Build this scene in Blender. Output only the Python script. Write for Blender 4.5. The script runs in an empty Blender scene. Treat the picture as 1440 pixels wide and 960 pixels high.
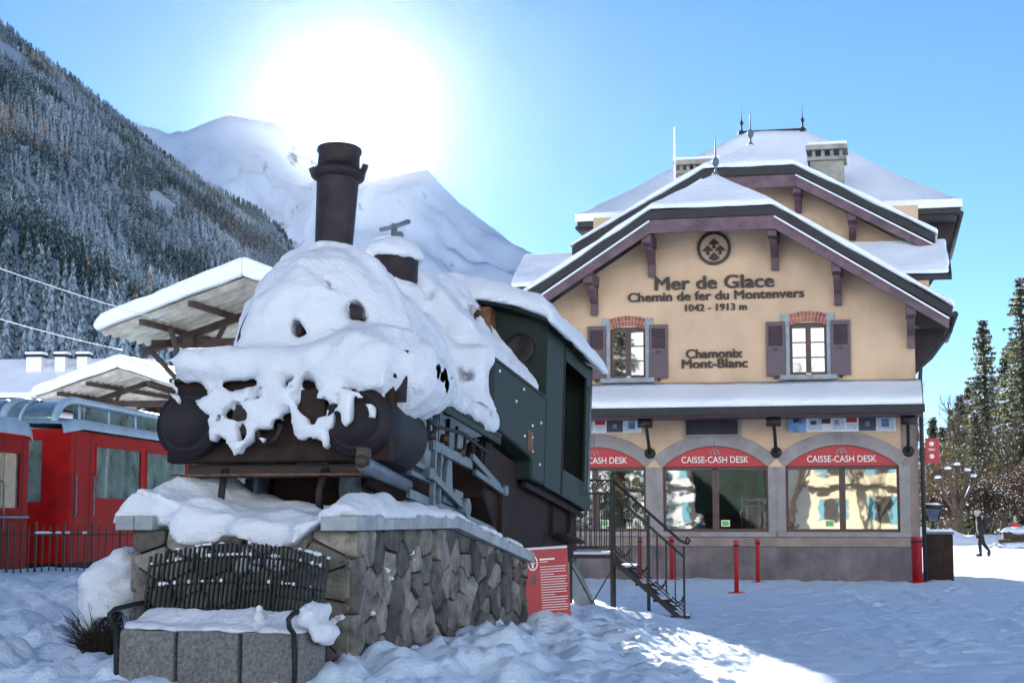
import bpy, bmesh, math, random
import numpy as np
from mathutils import Matrix, Vector
R = math.radians
random.seed(7); rng = np.random.default_rng(7)
S = bpy.context.scene
COL = S.collection

# ------------------------------------------------------------------ camera, sky, sun, exposure
FOC = 2300.0; PITCH = math.atan(243 / FOC); CAMZ = 1.5
cam_d = bpy.data.cameras.new('camera'); cam = bpy.data.objects.new('camera', cam_d); COL.objects.link(cam)
cam.location = (0, 0, CAMZ); cam.rotation_euler = (R(90) + PITCH, 0, 0)
cam_d.sensor_width = 36; cam_d.lens = FOC / 1440 * 36; cam_d.clip_start = .1; cam_d.clip_end = 40000
S.camera = cam
SUN_EL, SUN_AZ = R(14.1), R(-5.8)          # azimuth from +Y towards +X
w = bpy.data.worlds.new('World'); S.world = w; w.use_nodes = True
wn = w.node_tree.nodes; wl = w.node_tree.links
sky = wn.new('ShaderNodeTexSky'); sky.sky_type = 'NISHITA'; sky.sun_disc = False
sky.sun_elevation = SUN_EL; sky.sun_rotation = SUN_AZ; sky.altitude = 2000
sky.air_density = 1.0; sky.dust_density = 0.04; sky.ozone_density = 5.0
wn['Background'].inputs[1].default_value = 0.051
wl.new(sky.outputs[0], wn['Background'].inputs[0])
sd = bpy.data.lights.new('sun', 'SUN'); sd.energy = 5.0; sd.angle = R(.53); sd.color = (1, .96, .90)
so = bpy.data.objects.new('sun', sd); COL.objects.link(so)
sunv = Vector((math.sin(SUN_AZ) * math.cos(SUN_EL), math.cos(SUN_AZ) * math.cos(SUN_EL), math.sin(SUN_EL)))
so.rotation_euler = sunv.to_track_quat('Z', 'Y').to_euler(); so.location = (0, 0, 60)
S.view_settings.view_transform = 'Standard'; S.view_settings.look = 'None'
S.view_settings.exposure = 1.95; S.view_settings.gamma = 1
S.cycles.max_bounces = 6; S.cycles.diffuse_bounces = 3; S.cycles.glossy_bounces = 3
S.cycles.transmission_bounces = 4; S.cycles.transparent_max_bounces = 8; S.cycles.volume_bounces = 0
S.cycles.use_denoising = True; S.cycles.use_adaptive_sampling = True
S.cycles.sample_clamp_indirect = 6; S.cycles.caustics_reflective = False; S.cycles.caustics_refractive = False

_F = np.array([0, math.cos(PITCH), math.sin(PITCH)]); _U = np.array([0, -math.sin(PITCH), math.cos(PITCH)])
def at(px, py, Y):
    """the point of the place at depth Y that the photograph shows at this pixel"""
    r = _F + (px - 720) / FOC * np.array([1., 0, 0]) + (480 - py) / FOC * _U
    return np.array([0, 0, CAMZ]) + r * Y / r[1]

# ------------------------------------------------------------------ numpy noise
def _hash(ix, iy, iz, seed):
    n = (ix * 374761393 + iy * 668265263 + iz * 2147483647 + seed * 974634577) & 0xffffffff
    n = ((n ^ (n >> 13)) * 1274126177) & 0xffffffff
    n = (n ^ (n >> 16)) & 0xffffffff
    return n / 2147483648.0 - 1.0
def vnoise(x, y, z, seed=0):
    x, y, z = np.broadcast_arrays(np.asarray(x, float), np.asarray(y, float), np.asarray(z, float))
    fx, fy, fz = np.floor(x), np.floor(y), np.floor(z)
    ix, iy, iz = fx.astype(np.int64), fy.astype(np.int64), fz.astype(np.int64)
    u, v, t = x - fx, y - fy, z - fz
    u = u * u * (3 - 2 * u); v = v * v * (3 - 2 * v); t = t * t * (3 - 2 * t)
    def L(a, b, k): return a + (b - a) * k
    c = [[[_hash(ix + i, iy + j, iz + k, seed) for k in (0, 1)] for j in (0, 1)] for i in (0, 1)]
    a = [[L(c[0][j][k], c[1][j][k], u) for k in (0, 1)] for j in (0, 1)]
    b = [L(a[0][k], a[1][k], v) for k in (0, 1)]
    return L(b[0], b[1], t)
def fbm(x, y, z=0., oct=4, seed=0, gain=.5):
    s = 0; a = 1.
    for o in range(oct):
        s = s + a * vnoise(x * 2 ** o, y * 2 ** o, z * 2 ** o, seed + o); a *= gain
    return s
def sstep(a, b, x):
    t = np.clip((x - a) / (b - a), 0, 1); return t * t * (3 - 2 * t)

# ------------------------------------------------------------------ mesh collector
class MB:
    def __init__(s): s.v = []; s.f = []; s.m = []; s.sm = []
    def add(s, vs, fs, mi=0, smooth=False):
        o = len(s.v); s.v.extend([tuple(map(float, p)) for p in vs])
        for f in fs:
            s.f.append(tuple(i + o for i in f)); s.m.append(mi); s.sm.append(smooth)
        return s
    def box(s, x0, x1, y0, y1, z0, z1, mi=0, M=None):
        vs = [(x, y, z) for x in (x0, x1) for y in (y0, y1) for z in (z0, z1)]
        if M is not None: vs = [M @ Vector(p) for p in vs]
        return s.add(vs, [(0, 1, 3, 2), (4, 6, 7, 5), (0, 4, 5, 1), (2, 3, 7, 6), (0, 2, 6, 4), (1, 5, 7, 3)], mi)
    def bar(s, p, q, w, h=None, mi=0, up=(0, 0, 1)):
        """rectangular bar from p to q, w wide sideways, h along up"""
        h = h or w; p = Vector(p); q = Vector(q); d = (q - p).normalized(); u = Vector(up)
        if abs(d.dot(u)) > .98: u = Vector((1, 0, 0)) if abs(d.x) < .9 else Vector((0, 1, 0))
        a = d.cross(u).normalized() * w / 2; b = a.cross(d).normalized() * h / 2
        vs = [e + i * a + j * b for e in (p, q) for i, j in ((-1, -1), (1, -1), (1, 1), (-1, 1))]
        return s.add(vs, [(0, 1, 2, 3), (7, 6, 5, 4), (0, 4, 5, 1), (1, 5, 6, 2), (2, 6, 7, 3), (3, 7, 4, 0)], mi)
    def tube(s, pts, r, n=8, mi=0, cap=True, smooth=True):
        pts = [Vector(p) for p in pts]; k = len(pts)
        rs = list(r) if isinstance(r, (list, tuple, np.ndarray)) else [r] * k
        vs = []; d0 = (pts[1] - pts[0]).normalized()
        a = d0.cross(Vector((0, 0, 1)) if abs(d0.z) < .9 else Vector((1, 0, 0))).normalized()
        for i, p in enumerate(pts):
            d = (pts[min(i + 1, k - 1)] - pts[max(i - 1, 0)]).normalized()
            a = (a - d * a.dot(d)).normalized(); b = d.cross(a)
            for j in range(n):
                t = 2 * math.pi * j / n; vs.append(p + (a * math.cos(t) + b * math.sin(t)) * rs[i])
        fs = [(i * n + j, i * n + (j + 1) % n, (i + 1) * n + (j + 1) % n, (i + 1) * n + j) for i in range(k - 1) for j in range(n)]
        s.add(vs, fs, mi, smooth)
        if cap:
            o = len(s.v) - k * n
            s.f.append(tuple(o + j for j in reversed(range(n)))); s.m.append(mi); s.sm.append(False)
            s.f.append(tuple(o + (k - 1) * n + j for j in range(n))); s.m.append(mi); s.sm.append(False)
        return s
    def cyl(s, p, q, r, r2=None, n=16, mi=0): return s.tube([p, q], [r, r if r2 is None else r2], n, mi)
    def lathe(s, prof, o=(0, 0, 0), ax=(0, 0, 1), n=20, mi=0):
        """prof: list of (radius, height) along axis"""
        o = Vector(o); d = Vector(ax).normalized()
        a = d.cross(Vector((0, 0, 1)) if abs(d.z) < .9 else Vector((1, 0, 0))).normalized(); b = d.cross(a)
        vs = [o + d * h + (a * math.cos(2 * math.pi * j / n) + b * math.sin(2 * math.pi * j / n)) * max(r, 1e-4) for r, h in prof for j in range(n)]
        k = len(prof)
        fs = [(i * n + j, i * n + (j + 1) % n, (i + 1) * n + (j + 1) % n, (i + 1) * n + j) for i in range(k - 1) for j in range(n)]
        fs += [tuple(reversed(range(n))), tuple((k - 1) * n + j for j in range(n))]
        return s.add(vs, fs, mi, True)
    def prism(s, poly, a, b, axis='y', mi=0):
        """polygon extruded from a to b along an axis; poly in the other two axes in order"""
        def P(u, v, t): return {'y': (u, t, v), 'x': (t, u, v), 'z': (u, v, t)}[axis]
        n = len(poly); vs = [P(u, v, a) for u, v in poly] + [P(u, v, b) for u, v in poly]
        fs = [tuple(range(n)), tuple(reversed(range(n, 2 * n)))] + [(i, i + n, (i + 1) % n + n, (i + 1) % n) for i in range(n)]
        return s.add(vs, fs, mi)
    def sph(s, c, r, n=10, m=7, mi=0):
        rx, ry, rz = r if isinstance(r, (tuple, list)) else (r, r, r)
        vs = [(c[0] + rx * math.sin(math.pi * i / m) * math.cos(2 * math.pi * j / n), c[1] + ry * math.sin(math.pi * i / m) * math.sin(2 * math.pi * j / n), c[2] + rz * math.cos(math.pi * i / m)) for i in range(m + 1) for j in range(n)]
        fs = [(i * n + j, (i + 1) * n + j, (i + 1) * n + (j + 1) % n, i * n + (j + 1) % n) for i in range(m) for j in range(n)]
        return s.add(vs, fs, mi, True)
    def build(s, name, mats, parent=None, bevel=0, M=None, fix=True):
        me = bpy.data.meshes.new(name)
        if isinstance(mats, bpy.types.Material): mats = [mats]
        me.from_pydata(s.v, [], s.f)
        for m in mats: me.materials.append(m)
        me.polygons.foreach_set('material_index', s.m); me.polygons.foreach_set('use_smooth', s.sm)
        if fix:
            bm = bmesh.new(); bm.from_mesh(me); bmesh.ops.recalc_face_normals(bm, faces=bm.faces); bm.to_mesh(me); bm.free()
        me.update()
        return link(name, me, parent, bevel, M)
def link(name, me, parent=None, bevel=0, M=None):
    o = bpy.data.objects.new(name, me); COL.objects.link(o); o.parent = parent
    if M is not None: o.matrix_basis = M
    if bevel:
        b = o.modifiers.new('bevel', 'BEVEL'); b.width = bevel; b.segments = 2; b.limit_method = 'ANGLE'; b.angle_limit = R(40); b.harden_normals = False
    return o
def npmesh(name, v, f, mats, parent=None, smooth=True, mi=None):
    """fast mesh from numpy arrays; f is (n,3) or (n,4)"""
    v = np.ascontiguousarray(v, np.float32); f = np.ascontiguousarray(f, np.int32); n, k = f.shape
    me = bpy.data.meshes.new(name); me.vertices.add(len(v)); me.vertices.foreach_set('co', v.ravel())
    me.loops.add(n * k); me.loops.foreach_set('vertex_index', f.ravel()); me.polygons.add(n)
    me.polygons.foreach_set('loop_start', np.arange(0, n * k, k, dtype=np.int32))
    me.polygons.foreach_set('use_smooth', np.full(n, smooth, bool))
    if isinstance(mats, bpy.types.Material): mats = [mats]
    for m in mats: me.materials.append(m)
    if mi is not None: me.polygons.foreach_set('material_index', np.asarray(mi, np.int32))
    me.update(calc_edges=True); me.validate()
    return link(name, me, parent)
def tag(o, label=None, cat=None, group=None, kind=None):
    if label: o['label'] = label
    if cat: o['category'] = cat
    if group: o['group'] = group
    if kind: o['kind'] = kind
    return o
def frame(O, yaw=0, tilt=0):
    x = Vector((math.cos(yaw), -math.sin(yaw), 0)); y = Vector((math.sin(yaw) * math.cos(tilt), math.cos(yaw) * math.cos(tilt), -math.sin(tilt))); z = x.cross(y)
    m = Matrix((x, y, z)).transposed().to_4x4(); m.translation = Vector(O); return m
def thing(name, M, label, cat, group=None):
    o = bpy.data.objects.new(name, None); COL.objects.link(o); o.empty_display_size = .3
    o.matrix_basis = M if isinstance(M, Matrix) else Matrix.Translation(M)
    return tag(o, label, cat, group)
def copy_tree(o, parent=None):
    c = o.copy(); COL.objects.link(c); c.parent = parent
    for ch in [q for q in o.children]: copy_tree(ch, c)
    return c

# ------------------------------------------------------------------ signed-distance snow
def surface_nets(g, org, h):
    s = g < 0; nx, ny, nz = g.shape
    P = np.zeros((nx - 1, ny - 1, nz - 1, 3)); cnt = np.zeros((nx - 1, ny - 1, nz - 1))
    sl = lambda i, n: slice(i, n - 1 + i)
    def G(a, i, j, k): return a[sl(i, nx), sl(j, ny), sl(k, nz)]
    cs = [(i, j, k) for i in (0, 1) for j in (0, 1) for k in (0, 1)]
    for a in cs:
        for ax in range(3):
            if a[ax]: continue
            b = list(a); b[ax] = 1
            ga, gb = G(g, *a), G(g, *b); m = (ga < 0) != (gb < 0)
            t = np.where(m, ga / np.where(m, ga - gb, 1), 0)
            for d in range(3): P[..., d] += np.where(m, a[d] + (t if d == ax else 0), 0)
            cnt += m
    act = cnt > 0; idx = -np.ones(act.shape, np.int64); idx[act] = np.arange(act.sum())
    I = np.argwhere(act); V = (I + P[act] / cnt[act][:, None]) * h + np.array(org)
    Q = []
    for ax in range(3):
        b = [slice(1, n - 1) for n in g.shape]; a0 = list(b); a1 = list(b); a0[ax] = slice(0, g.shape[ax] - 1); a1[ax] = slice(1, g.shape[ax])
        s0, s1 = s[tuple(a0)], s[tuple(a1)]
        E = np.argwhere(s0 != s1); fl = s0[s0 != s1]
        off = np.array([0 if d == ax else 1 for d in range(3)]); E = E + off
        u, v = [d for d in range(3) if d != ax]; du = np.eye(3, dtype=int)[u]; dv = np.eye(3, dtype=int)[v]
        q = np.stack([idx[tuple((E - x).T)] for x in (du + dv, dv, np.zeros(3, int), du)], 1)
        flip = fl if ax != 1 else ~fl
        q[~flip] = q[~flip][:, ::-1]; Q.append(q)
    Q = np.concatenate(Q); Q = Q[(Q >= 0).all(1)]
    return V, Q
def grid3(lo, hi, h):
    ax = [np.arange(a, b + h, h) for a, b in zip(lo, hi)]; return np.meshgrid(*ax, indexing='ij')
def s_ell(X, Y, Z, c, r):
    q = np.sqrt(((X - c[0]) / r[0]) ** 2 + ((Y - c[1]) / r[1]) ** 2 + ((Z - c[2]) / r[2]) ** 2); return (q - 1) * min(r)
def s_box(X, Y, Z, lo, hi, r=.05):
    d = [np.abs(A - (a + b) / 2) - (b - a) / 2 + r for A, a, b in zip((X, Y, Z), lo, hi)]
    o = np.sqrt(sum(np.maximum(k, 0) ** 2 for k in d)); return o + np.minimum(np.maximum.reduce(d), 0) - r
def smin(a, b, k=.12):
    hh = np.clip(.5 + .5 * (b - a) / k, 0, 1); return b + (a - b) * hh - k * hh * (1 - hh)
def snow_sdf(name, fn, lo, hi, h, parent, label=None, mat=None, rough=.02, nf=5., seed=3, gain=.6):
    X, Y, Z = grid3(lo, hi, h); g = fn(X, Y, Z)
    g = g + rough * fbm(X * nf, Y * nf, Z * nf, 3, seed, gain)
    V, Q = surface_nets(g, lo, h)
    o = npmesh(name, V, Q, mat or M_SNOW, parent, True)
    me = o.data; bm = bmesh.new(); bm.from_mesh(me); bmesh.ops.smooth_vert(bm, verts=bm.verts, factor=.2, use_axis_x=True, use_axis_y=True, use_axis_z=True)
    bmesh.ops.recalc_face_normals(bm, faces=bm.faces); bm.to_mesh(me); bm.free()
    if label: o['label'] = label
    return o

# ------------------------------------------------------------------ materials
def mat(name, c, rough=.7, var=.15, scale=6., bump=.0, metal=0., c2=None, bscale=None, spec=.5, rand=0., coat=0.):
    m = bpy.data.materials.new(name); m.use_nodes = True; N = m.node_tree.nodes; K = m.node_tree.links; b = N['Principled BSDF']
    b.inputs['Roughness'].default_value = rough; b.inputs['Metallic'].default_value = metal; b.inputs['Specular IOR Level'].default_value = spec
    if coat: b.inputs['Coat Weight'].default_value = coat
    tc = N.new('ShaderNodeTexCoord'); n = N.new('ShaderNodeTexNoise'); n.inputs['Scale'].default_value = scale; n.inputs['Detail'].default_value = 6; n.inputs['Roughness'].default_value = .62
    K.new(tc.outputs['Object'], n.inputs['Vector'])
    r = N.new('ShaderNodeValToRGB'); K.new(n.outputs['Fac'], r.inputs['Fac'])
    c2 = c2 or tuple(max(0, k * (1 - var * 1.6)) for k in c); hi = tuple(min(1, k * (1 + var)) for k in c)
    r.color_ramp.elements[0].position = .33; r.color_ramp.elements[0].color = (*c2, 1); r.color_ramp.elements[1].position = .66; r.color_ramp.elements[1].color = (*hi, 1)
    out = r.outputs['Color']
    if rand:
        oi = N.new('ShaderNodeObjectInfo'); mr = N.new('ShaderNodeMapRange'); mr.inputs['To Min'].default_value = 1 - rand; mr.inputs['To Max'].default_value = 1 + rand
        K.new(oi.outputs['Random'], mr.inputs['Value']); hs = N.new('ShaderNodeHueSaturation'); K.new(out, hs.inputs['Color']); K.new(mr.outputs[0], hs.inputs['Value'])
        mr2 = N.new('ShaderNodeMapRange'); mr2.inputs['To Min'].default_value = .5 - rand * .05; mr2.inputs['To Max'].default_value = .5 + rand * .07
        ml = N.new('ShaderNodeMath'); ml.operation = 'MULTIPLY'; ml.inputs[1].default_value = 7.31; fr = N.new('ShaderNodeMath'); fr.operation = 'FRACT'
        K.new(oi.outputs['Random'], ml.inputs[0]); K.new(ml.outputs[0], fr.inputs[0]); K.new(fr.outputs[0], mr2.inputs['Value']); K.new(mr2.outputs[0], hs.inputs['Hue'])
        out = hs.outputs['Color']
    K.new(out, b.inputs['Base Color'])
    rr = N.new('ShaderNodeMapRange'); rr.inputs['To Min'].default_value = max(.03, rough - .12); rr.inputs['To Max'].default_value = min(1, rough + .12); K.new(n.outputs['Fac'], rr.inputs['Value']); K.new(rr.outputs[0], b.inputs['Roughness'])
    if bump:
        n2 = N.new('ShaderNodeTexNoise'); n2.inputs['Scale'].default_value = bscale or scale * 5; n2.inputs['Detail'].default_value = 5; K.new(tc.outputs['Object'], n2.inputs['Vector'])
        bp = N.new('ShaderNodeBump'); bp.inputs['Strength'].default_value = bump; bp.inputs['Distance'].default_value = .02 if bscale is None or name[:4] != 'snow' else .045; K.new(n2.outputs['Fac'], bp.inputs['Height']); K.new(bp.outputs[0], b.inputs['Normal'])
    return m
def snow_mat(name, c=(.85, .90, .97), sc=1., sss=.0):
    m = mat(name, c, .7, .03, 1.2 * sc, .9, spec=.2, bscale=26 * sc)
    for n_ in m.node_tree.nodes:
        if n_.type == 'TEX_NOISE' and n_.inputs['Scale'].default_value > 10: n_.inputs['Detail'].default_value = 8; n_.inputs['Roughness'].default_value = .7
    b = m.node_tree.nodes['Principled BSDF']
    if sss:
        b.inputs['Subsurface Weight'].default_value = sss; b.inputs['Subsurface Radius'].default_value = (.035, .05, .07); b.inputs['Subsurface Scale'].default_value = 1.
    return m
def glass_mat(name, tint=(.6, .66, .64), see=.35, rough=.02, refl=.95, fog=0):
    """window pane: mirror-like sky reflection over a partly see-through pane"""
    m = bpy.data.materials.new(name); m.use_nodes = True; N = m.node_tree.nodes; K = m.node_tree.links; N.remove(N['Principled BSDF'])
    g = N.new('ShaderNodeBsdfGlossy'); g.inputs['Roughness'].default_value = rough; g.inputs['Color'].default_value = (refl, refl, refl, 1)
    t = N.new('ShaderNodeBsdfTransparent'); t.inputs['Color'].default_value = (*tint, 1)
    f = N.new('ShaderNodeFresnel'); f.inputs['IOR'].default_value = 1.5
    mr = N.new('ShaderNodeMapRange'); mr.inputs['To Min'].default_value = 1 - see; K.new(f.outputs[0], mr.inputs['Value'])
    n = N.new('ShaderNodeTexNoise'); n.inputs['Scale'].default_value = 1.7; tc = N.new('ShaderNodeTexCoord'); K.new(tc.outputs['Object'], n.inputs['Vector'])
    bp = N.new('ShaderNodeBump'); bp.inputs['Strength'].default_value = .025; bp.inputs['Distance'].default_value = .05; K.new(n.outputs['Fac'], bp.inputs['Height']); K.new(bp.outputs[0], g.inputs['Normal'])
    mx = N.new('ShaderNodeMixShader'); K.new(mr.outputs[0], mx.inputs[0]); K.new(t.outputs[0], mx.inputs[1]); K.new(g.outputs[0], mx.inputs[2])
    if fog:                                                     # breath-fogged pane
        d = N.new('ShaderNodeBsdfDiffuse'); d.inputs[0].default_value = (*[min(1, k * .95) for k in tint], 1); tl = N.new('ShaderNodeBsdfTranslucent'); tl.inputs[0].default_value = d.inputs[0].default_value; m1 = N.new('ShaderNodeMixShader'); K.new(d.outputs[0], m1.inputs[1]); K.new(tl.outputs[0], m1.inputs[2])
        n3 = N.new('ShaderNodeTexNoise'); n3.inputs['Scale'].default_value = 2.3; n3.inputs['Detail'].default_value = 5; K.new(tc.outputs['Object'], n3.inputs['Vector']); r3 = N.new('ShaderNodeMapRange'); r3.inputs['From Min'].default_value = .35; r3.inputs['From Max'].default_value = .65; r3.inputs['To Min'].default_value = fog * .5; r3.inputs['To Max'].default_value = fog * 1.3; K.new(n3.outputs['Fac'], r3.inputs['Value'])
        m2 = N.new('ShaderNodeMixShader'); K.new(r3.outputs[0], m2.inputs[0]); K.new(mx.outputs[0], m2.inputs[1]); K.new(m1.outputs[0], m2.inputs[2]); mx = m2
    K.new(mx.outputs[0], N['Material Output'].inputs[0]); return m
M_SNOW = snow_mat('snow')
M_SNOWL = snow_mat('snow_engine', sc=1.3, sss=.15)
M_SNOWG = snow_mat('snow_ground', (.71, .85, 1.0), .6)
M_SNOWR = snow_mat('snow_roof', sc=.5)
M_BLACK = mat('black_iron', (.012, .011, .012), .6, .4, 9, .25)
M_IRON = mat('dark_iron', (.024, .017, .019), .6, .45, 5, .2, spec=.3)
M_DRUM = mat('drum_paint', (.013, .010, .014), .6, .3, 3, .08, spec=.25)
M_RUST = mat('rusty_frame', (.026, .014, .011), .8, .5, 4, .3, c2=(.011, .007, .006), spec=.25)
M_BRASS = mat('dull_brass', (.05, .035, .022), .55, .4, 12, metal=.3)
M_GREEN = mat('green_enamel', (.014, .028, .022), .55, .3, 2.2, .05, c2=(.014, .018, .014), spec=.18)
M_GREYB = mat('blue_grey_steel', (.08, .11, .135), .42, .45, 6, .15, c2=(.04, .05, .06))
M_RED = mat('red_enamel', (.27, .005, .005), .6, .2, 2.5, spec=.08)
M_REDP = mat('red_sign_paint', (.38, .016, .02), .45, .06, 3)
M_WHITE = mat('white_paint', (.78, .78, .76), .5, .05, 4)
M_CABIN = mat('cab_lining', (.022, .013, .011), .7, .4, 4)
M_ORANGE = mat('rust_orange', (.16, .07, .03), .7, .5, 9, .2)

def streak(m, amount=.25, scale=1.4, stretch=.12):
    """long vertical weather stains multiplied over a wall colour"""
    N = m.node_tree.nodes; K = m.node_tree.links; b = N['Principled BSDF']; src = b.inputs['Base Color'].links[0].from_socket
    tc = N.new('ShaderNodeTexCoord'); mp = N.new('ShaderNodeMapping'); mp.inputs['Scale'].default_value = (1, 1, stretch); K.new(tc.outputs['Object'], mp.inputs['Vector'])
    n = N.new('ShaderNodeTexNoise'); n.inputs['Scale'].default_value = scale; n.inputs['Detail'].default_value = 7; n.inputs['Roughness'].default_value = .65; K.new(mp.outputs[0], n.inputs['Vector'])
    r = N.new('ShaderNodeMapRange'); r.inputs['From Min'].default_value = .35; r.inputs['From Max'].default_value = .65; r.inputs['To Min'].default_value = 1 - amount; r.inputs['To Max'].default_value = 1.06; K.new(n.outputs['Fac'], r.inputs['Value'])
    mx = N.new('ShaderNodeMix'); mx.data_type = 'RGBA'; mx.blend_type = 'MULTIPLY'; mx.inputs[0].default_value = 1; K.new(src, mx.inputs[6]); K.new(r.outputs[0], mx.inputs[7]); K.new(mx.outputs[2], b.inputs['Base Color'])
    return m

_ct = bpy.data.textures.new('snow_undulation', 'CLOUDS'); _ct.noise_scale = .9; _ct.noise_depth = 3
def undulate(o, strength=.10, levels=4):
    """settled, slightly wavy snow surface"""
    sb_ = o.modifiers.new('subdivide', 'SUBSURF'); sb_.subdivision_type = 'SIMPLE'; sb_.levels = levels; sb_.render_levels = levels
    dp = o.modifiers.new('undulate', 'DISPLACE'); dp.texture = _ct; dp.texture_coords = 'LOCAL'; dp.strength = strength; dp.mid_level = .5
    return o
# ------------------------------------------------------------------ ground
PED = frame((-2.205, 15.0, 0), R(15.94)); PEDI = PED.inverted()
def gh(x, y):
    """height of the snow-covered ground"""
    x = np.asarray(x, float); y = np.asarray(y, float)
    ca, sa = math.cos(R(15.94)), math.sin(R(15.94)); dx, dy = x + 2.205, y - 15.0
    lx = dx * ca - dy * sa; ly = dx * sa + dy * ca
    d = np.hypot(np.maximum(np.abs(lx) - 1.02, 0), np.maximum(np.maximum(-.6 - ly, ly - 8.5), 0))
    lump = np.abs(fbm(x * 1.5, y * 1.1, 3., 4, 11)); lump2 = fbm(x * 4.2, y * 3.2, 7., 3, 21)
    z = .26 * np.exp(-(d / 1.1) ** 2) * (.8 + .45 * lump)
    left = sstep(-2.4, -4.4, x)                                    # bank on the left in front of the fence
    bank = (.08 + .62 * sstep(14.5, 21, y)) * (1 - sstep(24.5, 26, y)); z = np.maximum(z, left * bank + (1 - left) * z)
    ch = sstep(3.2, .6, x) * sstep(23.5, 19, y) * sstep(9, 11, y)    # churned snow in the foreground
    z = z + ch * (.09 * (lump - .25) + .035 * lump2 + .022 * fbm(x * 6.5, y * 5.5, 5., 2, 35, .6) + .035 * np.abs(fbm(x * 9, y * 7, 2., 2, 31)))
    z = z + .10 * np.exp(-(((x + .35) / .75) ** 2 + ((y - 13.6) / 1.3) ** 2)) * (.6 + lump)     # heaps thrown up beside the bench
    z = z - .10 * np.exp(-(((x - .35) / .6) ** 2 + ((y - 18.7) / 1.3) ** 2))
    z = z + .12 * np.exp(-(((x + 4.6) / .9) ** 2 + ((y - 15.6) / 1.6) ** 2)) * (.5 + lump)
    near = sstep(70, 40, y)
    z = z + near * (.016 * fbm(x * 2.2, y * 1.4, 1., 3, 41) + .012 * lump2 + .03 * fbm(x * .45, y * .3, 4., 2, 43) + .02 * np.exp(-((x - 5.2 - .10 * (y - 20)) / .16) ** 2) + .02 * np.exp(-((x - 6.6 - .10 * (y - 20)) / .16) ** 2))
    z = z + sstep(70, 110, y) * .5 * fbm(x / 30, y / 30, 0., 2, 51)
    return z
def axis(fine, lo, hi, grow=1.18):
    a, b, st = fine; m = list(np.arange(a, b, st)); s = st; p = m[-1]; up = []
    while p < hi: s *= grow; p += s; up.append(p)
    s = st; p = m[0]; dn = []
    while p > lo: s *= grow; p -= s; dn.append(p)
    return np.array(dn[::-1] + m + up)
gx = axis((-7.5, 11.5, .05), -9000, 9000); gy = axis((11.2, 36.5, .06), -3000, 12000)
GX, GY = np.meshgrid(gx, gy, indexing='ij'); GZ = gh(GX, GY)
fr_ = np.random.default_rng(33)                                    # footprints
for k in range(26):
    x0, y0 = fr_.uniform(1.5, 11), fr_.uniform(15, 36); a = fr_.choice([fr_.normal(.1, .25), fr_.normal(1.5, .3)]); dx, dy = math.sin(a), math.cos(a)
    for st in range(int(fr_.integers(10, 30))):
        sd_ = .11 if st % 2 else -.11; fx, fy = x0 + dx * st * .62 + dy * sd_, y0 + dy * st * .62 - dx * sd_
        i0, i1 = np.searchsorted(gx, [fx - .35, fx + .35]); j0, j1 = np.searchsorted(gy, [fy - .35, fy + .35])
        if i1 - i0 < 3 or j1 - j0 < 3: continue
        u = (GX[i0:i1, j0:j1] - fx) * dx + (GY[i0:i1, j0:j1] - fy) * dy; v = (GX[i0:i1, j0:j1] - fx) * dy - (GY[i0:i1, j0:j1] - fy) * dx
        q = np.sqrt((u / .17) ** 2 + (v / .075) ** 2); GZ[i0:i1, j0:j1] += -.030 * np.exp(-q ** 4) + .010 * np.exp(-((q - 1.5) / .4) ** 2)
def gridfaces(nx, ny):
    i = (np.arange(nx - 1)[:, None] * ny + np.arange(ny - 1)[None]).ravel(); return np.stack([i, i + ny, i + ny + 1, i + 1], 1)
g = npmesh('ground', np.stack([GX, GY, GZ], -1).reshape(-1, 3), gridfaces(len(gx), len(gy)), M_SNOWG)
tag(g, 'trampled blue-white snow covering the station forecourt', 'ground', kind='structure')

# ------------------------------------------------------------------ mountains
def terrain_mat(name, snow, rock, trees, fr):
    m = mat(name, snow, .9, .05, .002, 0, spec=.1); N = m.node_tree.nodes; K = m.node_tree.links; b = N['Principled BSDF']
    g = N.new('ShaderNodeNewGeometry'); n = N.new('ShaderNodeTexNoise'); n.inputs['Scale'].default_value = fr; n.inputs['Detail'].default_value = 10; n.inputs['Roughness'].default_value = .7
    K.new(g.outputs['Position'], n.inputs['Vector'])
    sx = N.new('ShaderNodeSeparateXYZ'); K.new(g.outputs['Normal'], sx.inputs[0])
    ad = N.new('ShaderNodeMath'); ad.operation = 'ADD'; K.new(sx.outputs['Z'], ad.inputs[0]); K.new(n.outputs['Fac'], ad.inputs[1])
    r = N.new('ShaderNodeValToRGB'); K.new(ad.outputs[0], r.inputs[0]); e = r.color_ramp.elements
    e[0].position = rock[1]; e[0].color = (*rock[0], 1); e[1].position = rock[1] + .18; e[1].color = (*snow, 1)
    K.new(r.outputs[0], b.inputs['Base Color']); return m
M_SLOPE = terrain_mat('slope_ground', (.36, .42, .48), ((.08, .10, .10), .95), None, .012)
M_PEAK = terrain_mat('peak_ground', (.8, .84, .9), ((.20, .22, .28), .86), None, .006)
M_VALLEY = terrain_mat('valley_snow', (.82, .86, .91), ((.26, .28, .32), .80), None, .004)
RIDGE = [(-420, -330, 2100), (-150, -90, 2400), (0, 48, 2600), (60, 95, 2700), (165, 176, 2950), (230, 232, 3100), (300, 278, 3300), (370, 312, 3500), (405, 345, 3550), (432, 400, 3600), (455, 470, 3650), (480, 580, 3700), (520, 700, 3700)]
def polyline(P, n):
    P = np.array(P); d = np.r_[0, np.cumsum(np.hypot(*(P[1:, :2] - P[:-1, :2]).T))]; t = np.linspace(0, d[-1], n)
    return np.stack([np.interp(t, d, P[:, k]) for k in range(P.shape[1])], 1)
ridge = polyline([at(*p) for p in RIDGE], 240)
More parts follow.
